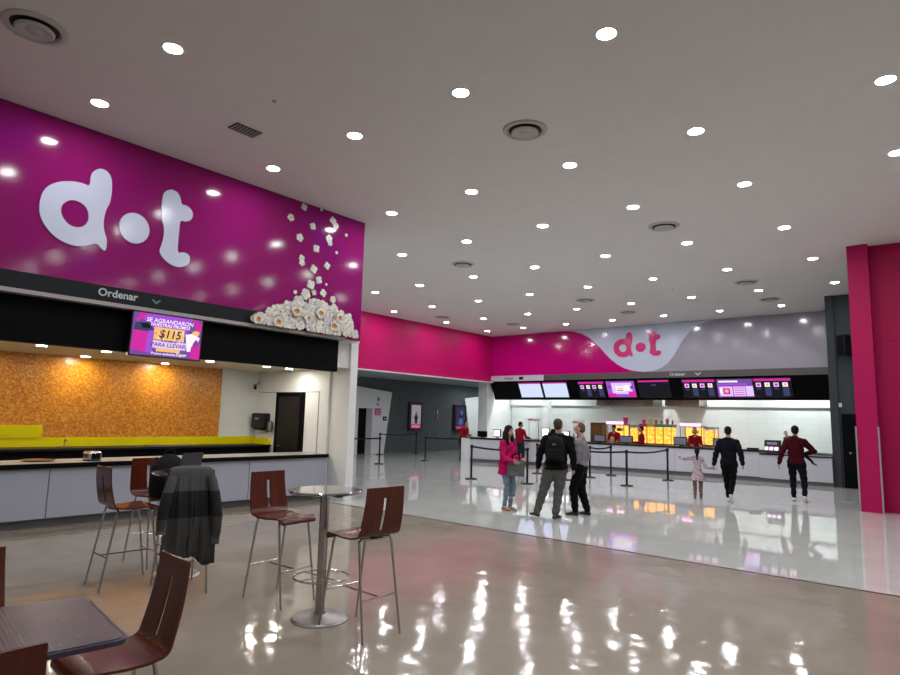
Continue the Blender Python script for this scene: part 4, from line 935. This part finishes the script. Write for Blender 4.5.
def person(label,H,loc,dr,top,topm,trs,trm,shoe,hairm=None,hair='short',skin=SKIN,aL=None,aR=None,pL=None,pR=None,fL=None,fR=None,toeL=None,toeR=None,
           lean=(0,0),headturn=0,headtilt=(0,0,0),sh=1.0,fat=1.0,sleeve=1.0,hoff=.515,vox=.0085,gaze=None,name='person',group=None,shoe_mat=None,elL=None,elR=None,lift=0):
    rt=thing(name,label,'person',(*loc,lift),DIR(*dr),group)
    S=H
    P=lambda x,yy,z: V((x,yy,z))*S
    pel=V((0,0,hoff)); ly,lx=lean
    neck=pel+V((lx*.3,ly*.3,.295)); chest=pel+V((lx*.2,ly*.2,.2))
    shw=.098*sh
    Sh={-1:neck+V((-shw,0,-.026)),1:neck+V((shw,0,-.026))}
    Hp={-1:pel+V((-.052,0,-.005)),1:pel+V((.052,0,-.005))}
    head=neck+V((lx*.1+headtilt[0],.012+ly*.1+headtilt[1],.115+headtilt[2]))
    hr=Matrix.Rotation(headturn,3,'Z')
    aT={-1:aL,1:aR}; pT={-1:fL,1:fR}
    arms={};legs_={}
    for s in (-1,1):
        t=V(aT[s]) if aT[s] else V((s*(.145*sh),.02,.50))
        el,wr=ik(Sh[s],t,.172,.15,V((elL if s<0 else elR) or (s*.25,-1,-.1))); arms[s]=(Sh[s],el,wr)
        t=V(pT[s]) if pT[s] else V((s*.06,0,.048))
        kn,an=ik(Hp[s],t,.238,.235,V((s*.05,1,0))); legs_[s]=(Hp[s],kn,an)
    toe={-1:V(toeL) if toeL else V((-.15,1,0)),1:V(toeR) if toeR else V((.15,1,0))}
    for s in toe: toe[s].normalize()
    def sc_(pr): return [([v*S for v in vs],fs) for vs,fs in pr]
    def hl(x,yy,z): return head+hr@V((x,yy,z))
    # --- body
    b=[]
    b.append(ell(hl(0,-.006,.014),(.043,.053,.052),hr)); b.append(ell(hl(0,.012,-.022),(.034,.038,.042),hr)); b.append(ell(hl(0,.020,-.047),(.02,.022,.016),hr))
    b.append(cap(hl(0,.045,.008),hl(0,.057,-.014),.006,.0085,n=8)); b.append(ell(hl(0,.046,-.031),(.014,.008,.005),hr))
    b.append(ell(hl(0,.040,.018),(.03,.012,.008),hr))
    for s in (-1,1): b.append(ell(hl(s*.043,-.004,-.004),(.006,.013,.018),hr))
    b.append(cap(neck+V((0,-.005,-.02)),head+V((0,-.012,-.04)),.031,.027))
    b.append(cap(pel+V((0,0,.0)),chest+V((0,.0,-.03)),.055*fat,.05*fat,1.25,.9)); b.append(cap(chest+V((0,0,-.03)),chest+V((0,0,.05)),.05,.05,1.5*sh,.95))
    b.append(cap(Sh[-1],Sh[1],.026,.026))
    for s in (-1,1):
        a,e,w=arms[s]; b.append(cap(a,e,.029,.021)); b.append(cap(e,w,.021,.0145))
        fd=(w-e).normalized(); 
        side=V((0,1,0))-fd*fd.y
        if side.length<.2: side=V((1,0,0))-fd*fd.x
        side.normalize(); pn=fd.cross(side)
        if pn.x*s>0: pn=-pn
        b.append(cap(w+fd*.008,w+fd*.045,.017,.021,1.05,.5,side=side))
        for k in range(4):
            o_=side*(.0165-.011*k); ln=(.036,.042,.039,.030)[k]; r_=.0053
            k0=w+fd*.052+o_; d1=(fd*.93+pn*.3).normalized(); k1=k0+d1*ln*.5; d2=(fd*.7+pn*.7).normalized(); k2=k1+d2*ln*.5
            b.append(cap(w+fd*.035+o_,k0,r_*1.1,r_,n=8)); b.append(cap(k0,k1,r_,r_*.95,n=8)); b.append(cap(k1,k2,r_*.95,r_*.8,n=8))
        t0=w+fd*.012+side*.017; t1=t0+(fd*.6+side*.75+pn*.25).normalized()*.026; t2=t1+(fd*.9+side*.2+pn*.3).normalized()*.022
        b.append(cap(t0,t1,.0075,.0062,n=8)); b.append(cap(t1,t2,.0062,.005,n=8))
        h_,k_,an=legs_[s]; b.append(cap(h_,k_,.048*fat,.031)); b.append(cap(k_,k_+(an-k_)*.35,.03,.033)); b.append(cap(k_+(an-k_)*.3,an,.032,.019))
        b.append(cap(an,an+toe[s]*.02+V((0,0,-.026)),.019,.02)); b.append(cap(an+V((0,0,-.03))-toe[s]*.012,an+toe[s]*.085+V((0,0,-.034+toe[s].z*.0)),.018,.013))
    ec=[hl(s*.0175,.0435,.006)*S for s in (-1,1)]; lc=hl(0,.054,-.031)*S
    def mf(c):
        for e in ec:
            if (c-e).length<.011*S*.75: return 2
        d=hr.inverted()@(c-lc)
        if abs(d.x)<.013*S and abs(d.z)<.0045*S and abs(d.y)<.02*S: return 1
        return 0
    blob('body',sc_(b),vox,[skin,LIP,EYE],rt,2,mf)
    # --- trousers
    if trs!='none':
        q=[cap(pel+V((0,0,.03)),pel+V((0,0,-.02)),.06*fat,.06*fat,1.32,1.05)]
        for s in (-1,1):
            h_,k_,an=legs_[s]; kk=1.25 if trs=='loose' else (.88 if trs=='tight' else 1.0)
            q.append(cap(h_,k_,(.053 if trs=='tight' else .057)*fat,.040*kk)); e=k_+(an-k_)*(.96 if trs!='short' else .5)
            q.append(cap(k_,e,.040*kk,.029*kk))
            if trs=='loose': q.append(cap(e-(e-k_)*.06,e,.034,.036))
            else: q.append(cap(k_,k_+(an-k_)*.38,.037,.039)); q.append(cap(h_,k_,.053*fat,.036))
        def wr_(co):
            z=co.z/S; return co+V((.006*sin(z*75+co.x*20),.005*sin(z*90+1+co.y*30),0))*S*.55
        blob('trousers',sc_(q),.011*S/1.7,trm,rt,3,disp=wr_)
    # --- top
    q=[]; J={'jacket':.022,'shirt':.010,'hoodie':.020,'cardigan':.012,'dress':.008,'tee':.011}[top]
    hem=pel+V((0,0,{'jacket':-.032,'shirt':.012,'hoodie':-.022,'cardigan':-.10,'dress':-.0,'tee':-.005}[top]))
    hz=hem.z; bz=neck.z-.015
    prof_=[(hz,.074,.058),(hz+.03,.075,.059),(pel.z+.06,.068,.052),(pel.z+.13,.070,.052),(pel.z+.20,.078*(.5+.5*sh),.056),(pel.z+.245,.080*(.5+.5*sh),.054),(bz,.060,.044)]
    vs=[];fs=[];n=28
    for z,rx,ry in prof_:
        t=max(0,(z-pel.z)/.3)
        for k in range(n):
            an_=2*pi*k/n; c_,s2=cos(an_),sin(an_)
            vs.append(V((pel.x+lx*.3*t+((rx+(.030 if top=='cardigan' and z<pel.z+.07 else 0))*(fat if z<pel.z+.2 else 1)+J)*math.copysign(abs(c_)**.8,c_),pel.y+ly*.3*t+((ry+(.014 if top=='cardigan' and z<pel.z+.07 else 0))*fat+J)*math.copysign(abs(s2)**.9,s2),z)))
    m_=len(prof_)
    for i in range(m_-1):
        for k in range(n): fs.append((i*n+k,i*n+(k+1)%n,(i+1)*n+(k+1)%n,(i+1)*n+k))
    fs.append(tuple(range(n))[::-1]); fs.append(tuple((m_-1)*n+k for k in range(n))); q.append((vs,fs))
    for s in (-1,1): q.append(cap(neck+V((s*.018,-.006,.008)),Sh[s]+V((0,0,-.002)),.026+J*.4,.030+J*.5))
    q.append(cap(neck+V((0,-.006,-.03)),neck+V((0,-.004,.012)),.045,.032,1.1,.95))
    for s in (-1,1):
        a,e,w=arms[s]; q.append(cap(a,e,.034+J*.55,.027+J*.5)); 
        if sleeve>.5: q.append(cap(e,e+(w-e)*(sleeve*.98),.027+J*.5,.021+J*.35))
    if top in('hoodie',): q.append(cap(neck+V((-.035,-.045,-.01)),neck+V((.035,-.045,-.01)),.034,.034)); q.append(cap(neck+V((0,-.04,.02)),neck+V((0,-.055,-.04)),.035,.028,1.5,1))
    if top=='jacket': q.append(cap(neck+V((-.012,-.010,.012)),neck+V((.012,-.010,.012)),.034,.034))
    if top=='dress':
        vs=[];n=28;fs=[]
        for i,(z,rx,ry) in enumerate(((.60,.07,.055),(.52,.09,.075),(.44,.115,.095),(.36,.14,.12),(.355,.13,.11))):
            for k in range(n):
                a=2*pi*k/n; f_=1+.07*sin(a*7)*(i/4); vs.append(V((rx*cos(a)*f_,ry*sin(a)*f_,z)))
        for i in range(4):
            for k in range(n): fs.append((i*n+k,i*n+(k+1)%n,(i+1)*n+(k+1)%n,(i+1)*n+k))
        fs.append(tuple(range(n))[::-1]); fs.append(tuple(4*n+k for k in range(n))); q.append((vs,fs))
    def wt(co):
        z=co.z/S; return co+V((0,.004*sin(z*60+co.x*25),.0))*S+V((.003*sin(z*85+2),0,0))*S
    blob({'jacket':'jacket','shirt':'shirt','hoodie':'hooded_top','cardigan':'cardigan','dress':'dress','tee':'shirt'}[top],sc_(q),.010*S/1.7,topm,rt,3,disp=wt)
    # --- shoes
    for s in (-1,1):
        an=legs_[s][2]; d=toe[s]
        q=[cap(an+V((0,0,-.016)),an-d*.012+V((0,0,-.026)),.024,.024),cap(an-d*.018+V((0,0,-.028)),an+d*.045+V((0,0,-.026)),.022,.021,1.05,.95),cap(an+d*.04+V((0,0,-.028)),an+d*.092+V((0,0,-.034)),.022,.016,1.15,.85)]
        if shoe=='boot': q.append(cap(an,an+(legs_[s][1]-an)*.35,.027,.03))
        zmin=(an.z-.048)*S
        o=blob('shoe',sc_(q),.008*S/1.7,shoe_mat,rt,2)
        if abs(d.z)<.05:
            for v in o.data.vertices:
                if v.co.z<zmin: v.co.z=zmin
    # --- hair
    if hairm:
        q=[]
        if hair=='short': q=[ell(hl(0,-.014,.024),(.0465,.053,.050),hr),ell(hl(0,-.03,-.002),(.040,.036,.042),hr)]
        if hair=='bald': q=[ell(hl(0,-.013,.017),(.0445,.0500,.0515),hr),ell(hl(0,-.028,-.006),(.0425,.034,.038),hr)]
        if hair in('long','pony'):
            q=[ell(hl(0,-.012,.022),(.050,.057,.054),hr),ell(hl(0,-.03,-.01),(.048,.042,.055),hr)]
            if hair=='long':
                q+=[cap(hl(-.038,-.01,.0),hl(-.052,.0,-.10),.026,.032),cap(hl(.038,-.01,.0),hl(.052,.0,-.10),.026,.032),cap(hl(0,-.04,-.02),hl(0,-.05,-.13),.045,.045,1.4,.8),cap(hl(-.045,.0,-.08),hl(-.05,.03,-.15),.028,.016),cap(hl(.045,.0,-.08),hl(.05,.03,-.15),.028,.016)]
            else:
                q+=[cap(hl(0,-.055,.01),hl(0,-.075,-.06),.022,.026),cap(hl(0,-.075,-.06),hl(.0,-.065,-.17),.026,.010)]
        if hair=='cap':
            q=[ell(hl(0,-.006,.028),(.050,.058,.048),hr),cap(hl(0,.045,.03),hl(0,.08,.022),.022,.02,1.4,.4,side=hr@V((1,0,0)))]
        def hd(co):
            return co+V((sin(co.z*220),cos(co.z*200+co.x*90),0))*.0012
        blob('hair' if hair!='cap' else 'cap',sc_(q),.008,hairm,rt,2,disp=hd)
    return rt,arms,legs_,S,hl
HB=mat('hair_black',(.006,.004,.004),.55,spec=.15); HG=mat('hair_gray_brown',(.055,.038,.03),.7,spec=.15); HBr=mat('hair_brown',(.03,.018,.012),.5)
blk=cloth('cloth_black',(.0035,.0035,.0045)); gry=cloth('cloth_gray',(.085,.085,.08)); mag=cloth('cloth_magenta',(.42,.005,.09)); jean=cloth('denim_light',(.17,.23,.30)); jeand=cloth('denim_dark',(.012,.018,.035))
shirtg=cloth('shirt_grey_check',(.20,.18,.20),.8,60); trb=cloth('trousers_black',(.0035,.0035,.0045)); red=cloth('uniform_red',(.22,.004,.014)); wine=cloth('hoodie_wine',(.045,.0025,.007)); navy=cloth('cloth_navy_black',(.004,.004,.008))
SB=mat('shoe_black',(.012,.011,.012),.4); SW=mat('shoe_white',(.62,.60,.62),.5); ST=mat('shoe_tan',(.35,.20,.12),.5); SBr=mat('shoe_brown',(.10,.06,.05),.6)
# woman in magenta
person('woman with long dark hair in a magenta cardigan and light jeans holding a grey bag',1.60,(-6.86,9.98),(1,-.12),'cardigan',mag,'tight',jean,'flat',HB,'long',SKIN2,
  aL=(-.06,.17,.60),aR=(.11,.18,.58),elL=(-.5,-1,-.6),elR=(.5,-1,-.6),fL=(-.03,.02,.048),fR=(.03,-.015,.048),toeL=(-.1,1,0),toeR=(.1,1,0),fat=1.05,sh=.95,shoe_mat=ST,headtilt=(0,.01,0))
rt=thing('handbag','large grey green handbag held in front of the woman in magenta','handbag',(-6.60,9.88,.66),DIR(.25,-1))
M_hb=mat('handbag_cloth',(.10,.115,.10),.8,build=noisy((.08,.09,.08),(.12,.135,.115),40,bmp=.3))
mb=MB(); vs=[];n=24
for i in range(9):
    t=i/8; w=.19-.04*t-.03*(1-t)**3; d=.07-.045*t
    for j in range(n):
        a=2*pi*j/n; vs.append((w*math.copysign(abs(cos(a))**.6,cos(a)),d*math.copysign(abs(sin(a))**.7,sin(a)),.30*t))
fs=[(i*n+j,i*n+(j+1)%n,(i+1)*n+(j+1)%n,(i+1)*n+j) for i in range(8) for j in range(n)]+[tuple(range(n))[::-1],tuple(8*n+j for j in range(n))]
mb.add(vs,fs).build('body',M_hb,rt,True,angle=70)
for sy in (-1,1): MB().tube([(-.08,sy*.02,.28),(-.07,sy*.02,.38),(0,sy*.02,.42),(.07,sy*.02,.38),(.08,sy*.02,.28)],.009).build('handle',M_black,rt,True)
# man with backpack
person('man seen from behind in a black jacket and grey trousers, feet apart',1.75,(-5.70,9.80),(-.42,.9),'jacket',blk,'loose',gry,'shoe',HG,'short',SKIN,
  aL=(-.185,.05,.50),aR=(.175,.06,.50),fL=(-.19,.0,.048),fR=(.0,-.03,.048),toeL=(-.9,.8,0),toeR=(.5,1,0),sh=1.2,fat=1.3,lean=(0,.06),shoe_mat=SB,headturn=-.25)
dx,dy=V((-.42,.9)).normalized()
rt=thing('worn_backpack','black backpack worn by the man in grey trousers','backpack',(-5.70-dx*.235,9.80-dy*.235,1.02),DIR(-.42,.9))
bd=bagshell(rt,.32,.19,.43,M_bag); MB().box(-.11,.11,-.14,-.08,.04,.2).build('front_pocket',M_bag,bd,bevel=.03)
MB().tube([(-.05,0,.41),(0,.0,.46),(.05,0,.41)],.012).build('carry_loop',M_bag,rt,True)
MB().box(-.03,.03,-.112,-.10,.26,.29).build('emblem',M_steel,rt)
for sx in (-1,1): MB().tube([(sx*.10,.08,.36),(sx*.12,.14,.44),(sx*.125,.23,.46),(sx*.13,.33,.40),(sx*.14,.37,.25),(sx*.16,.30,.05),(sx*.14,.10,.02)],.018,10).build('shoulder_strap',M_bag,rt,True)
# man with glasses
q=person('man with glasses and thinning hair in a grey shirt and black trousers, in profile',1.69,(-5.58,10.50),(-.95,-.25),'shirt',shirtg,'loose',trb,'shoe',mat('hair_thin_gray',(.10,.065,.05),.7,spec=.15),'bald',SKIN2,
  aL=(-.13,.10,.50),aR=(.14,.03,.50),fL=(-.05,.05,.048),fR=(.055,-.06,.048),toeL=(-.2,1,0),toeR=(.3,1,0),sh=1.03,fat=1.12,sleeve=.8,shoe_mat=SB,headturn=-.1)
S=q[3]; hl=q[4]; mb=MB()
for s in (-1,1):
    c=hl(s*.0185,.054,.006)*S
    mb.tube([c+V((.022*cos(a*pi/8),.0,.017*sin(a*pi/8))) for a in range(16)],.0022,6,closed=True); mb.tube([c+V((s*.022,0,.005)),hl(s*.047,.0,.008)*S],.002,6)
mb.tube([hl(-.007,.056,.008)*S,hl(.007,.056,.008)*S],.002,6); mb.build('eyeglasses',M_blackm,q[0])
# girl and father
dgirl=(-.28,.96)
person('little girl in a pink and white dress with a dark ponytail, one arm stretched out',1.17,(-4.95,14.97),dgirl,'dress',mat('dress_print',(.5,.4,.42),.8,build=f_dress),'slim',mat('leggings',(.16,.09,.08),.8),'boot',HB,'pony',SKIN2,
  aL=(-.36,.10,.80),aR=(.29,.03,.60),elL=(0,-1,-.6),elR=(0,-.3,-1),fL=(-.055,.0,.048),fR=(.05,.045,.048),toeL=(-.1,1,0),toeR=(.1,1,0),sh=.85,fat=.85,shoe_mat=SBr,sleeve=.95,vox=.007)
person('man in a black jacket and black trousers walking away hand in hand with the girl',1.70,(-4.26,15.0),(-.22,.97),'jacket',navy,'slim',trb,'shoe',HB,'short',SKIN,
  aL=(-.185,.03,.48),aR=(.165,.02,.50),fL=(-.02,.08,.048),fR=(.02,-.14,.11),toeR=(.05,.55,-.83),toeL=(0,1,0),sh=1.0,fat=1.08,shoe_mat=SW,hoff=.508)
person('man in a wine red hooded top walking with a child in his arm',1.76,(-3.17,16.40),(-.1,1),'hoodie',wine,'slim',navy,'shoe',HB,'short',SKIN,
  aL=(-.20,.0,.49),aR=(.10,.16,.62),elR=(1,-.4,-.2),fL=(-.05,.05,.048),fR=(.09,-.10,.085),toeR=(.1,.75,-.65),toeL=(-.1,1,0),sh=1.0,fat=1.08,shoe_mat=SW,hoff=.508)
person('small child in dark clothes carried by the man in wine red',.92,(-3.21,16.68),(.25,-1),'hoodie',mat('child_top',(.02,.008,.012),.8),'slim',navy,'boot',mat('hair_child',(.10,.055,.035),.6),'short',SKIN2,
  aL=(-.12,.16,.68),aR=(.12,.16,.68),fL=(-.34,.16,.22),fR=(.16,.02,.18),toeL=(-.7,.3,-.3),toeR=(0,1,-.3),lift=.70,sh=1,headtilt=(.03,.03,-.01),lean=(.1,.5),shoe_mat=SB,vox=.008)
# staff
person('staff member in a red shirt and dark jeans working at the front of the counter',1.66,(-13.02,19.74),(.12,1),'tee',red,'slim',jeand,'shoe',HB,'short',SKIN,aL=(-.10,.19,.63),aR=(.12,.2,.62),shoe_mat=SB,fat=1.1,headtilt=(0,.02,-.01),headturn=-.4)
person('staff member in a red shirt leaning at the left end of the snack counter',1.62,(-15.95,19.95),(.9,-.1),'tee',red,'slim',jeand,'shoe',HB,'short',SKIN,aL=(-.06,.22,.64),aR=(.10,.24,.62),shoe_mat=SB,fat=1.1,lean=(.25,0),headtilt=(0,.02,-.01))
person('cashier in a red shirt and dark cap behind the leftmost till',1.62,(-10.35,22.1),(.3,-1),'tee',red,'slim',jeand,'shoe',HB,'cap',SKIN,aL=(-.10,.17,.62),aR=(.1,.17,.62),shoe_mat=SB,vox=.011)
person('cashier in red seen sideways just left of the amber warmers',1.60,(-9.30,22.15),(-1,-.3),'tee',red,'slim',jeand,'shoe',HB,'short',SKIN,aL=(-.10,.17,.62),aR=(.1,.17,.62),shoe_mat=SB,vox=.011)
person('cashier in red before the right popcorn machine',1.60,(-7.40,22.2),(.5,-1),'tee',red,'slim',jeand,'shoe',HB,'short',SKIN,aL=(-.10,.17,.62),aR=(.1,.17,.62),shoe_mat=SB,vox=.011)
person('dark clothed employee behind the counter beside the bright white screen',1.66,(-13.0,22.35),(0,-1),'tee',navy,'slim',jeand,'shoe',HB,'short',SKIN,aL=(-.10,.17,.62),aR=(.1,.17,.62),shoe_mat=SB,vox=.011)
# the shoe tip at the right picture edge
rt=thing('dark_shoe','dark shoe tip at the right picture edge by the floor joint','shoe',(-.55,8.35,0),DIR(-.85,-.55))
blob('upper',[cap((0,-.10,.05),(0,.02,.045),.045,.042),cap((0,.02,.045),(0,.12,.034),.044,.032,1.1,.85)],.006,mat('shoe_plum',(.02,.008,.03),.4),rt,2)
MB().prism([[(.045*cos(a*pi/10)*(1 if sin(a*pi/10)>0 else .85),.13*sin(a*pi/10)+.01) for a in range(20)]],lambda a,b:(a,b,.0),lambda a,b:(a,b,.014)).build('sole',M_black,rt)

# ------------------------------------------------------------ world and output
w=bpy.data.worlds.new('world'); sc.world=w; w.use_nodes=True
w.node_tree.nodes['Background'].inputs['Color'].default_value=(.6,.62,.65,1); w.node_tree.nodes['Background'].inputs['Strength'].default_value=.02
vs_=sc.view_settings; sc.display_settings.display_device='sRGB'
vs_.view_transform='Standard'; vs_.look='None'; vs_.gamma=1; vs_.use_curve_mapping=False; vs_.exposure=0
sc.cycles.use_denoising=True; sc.cycles.max_bounces=8; sc.cycles.diffuse_bounces=5; sc.cycles.glossy_bounces=4; sc.cycles.sample_clamp_indirect=6
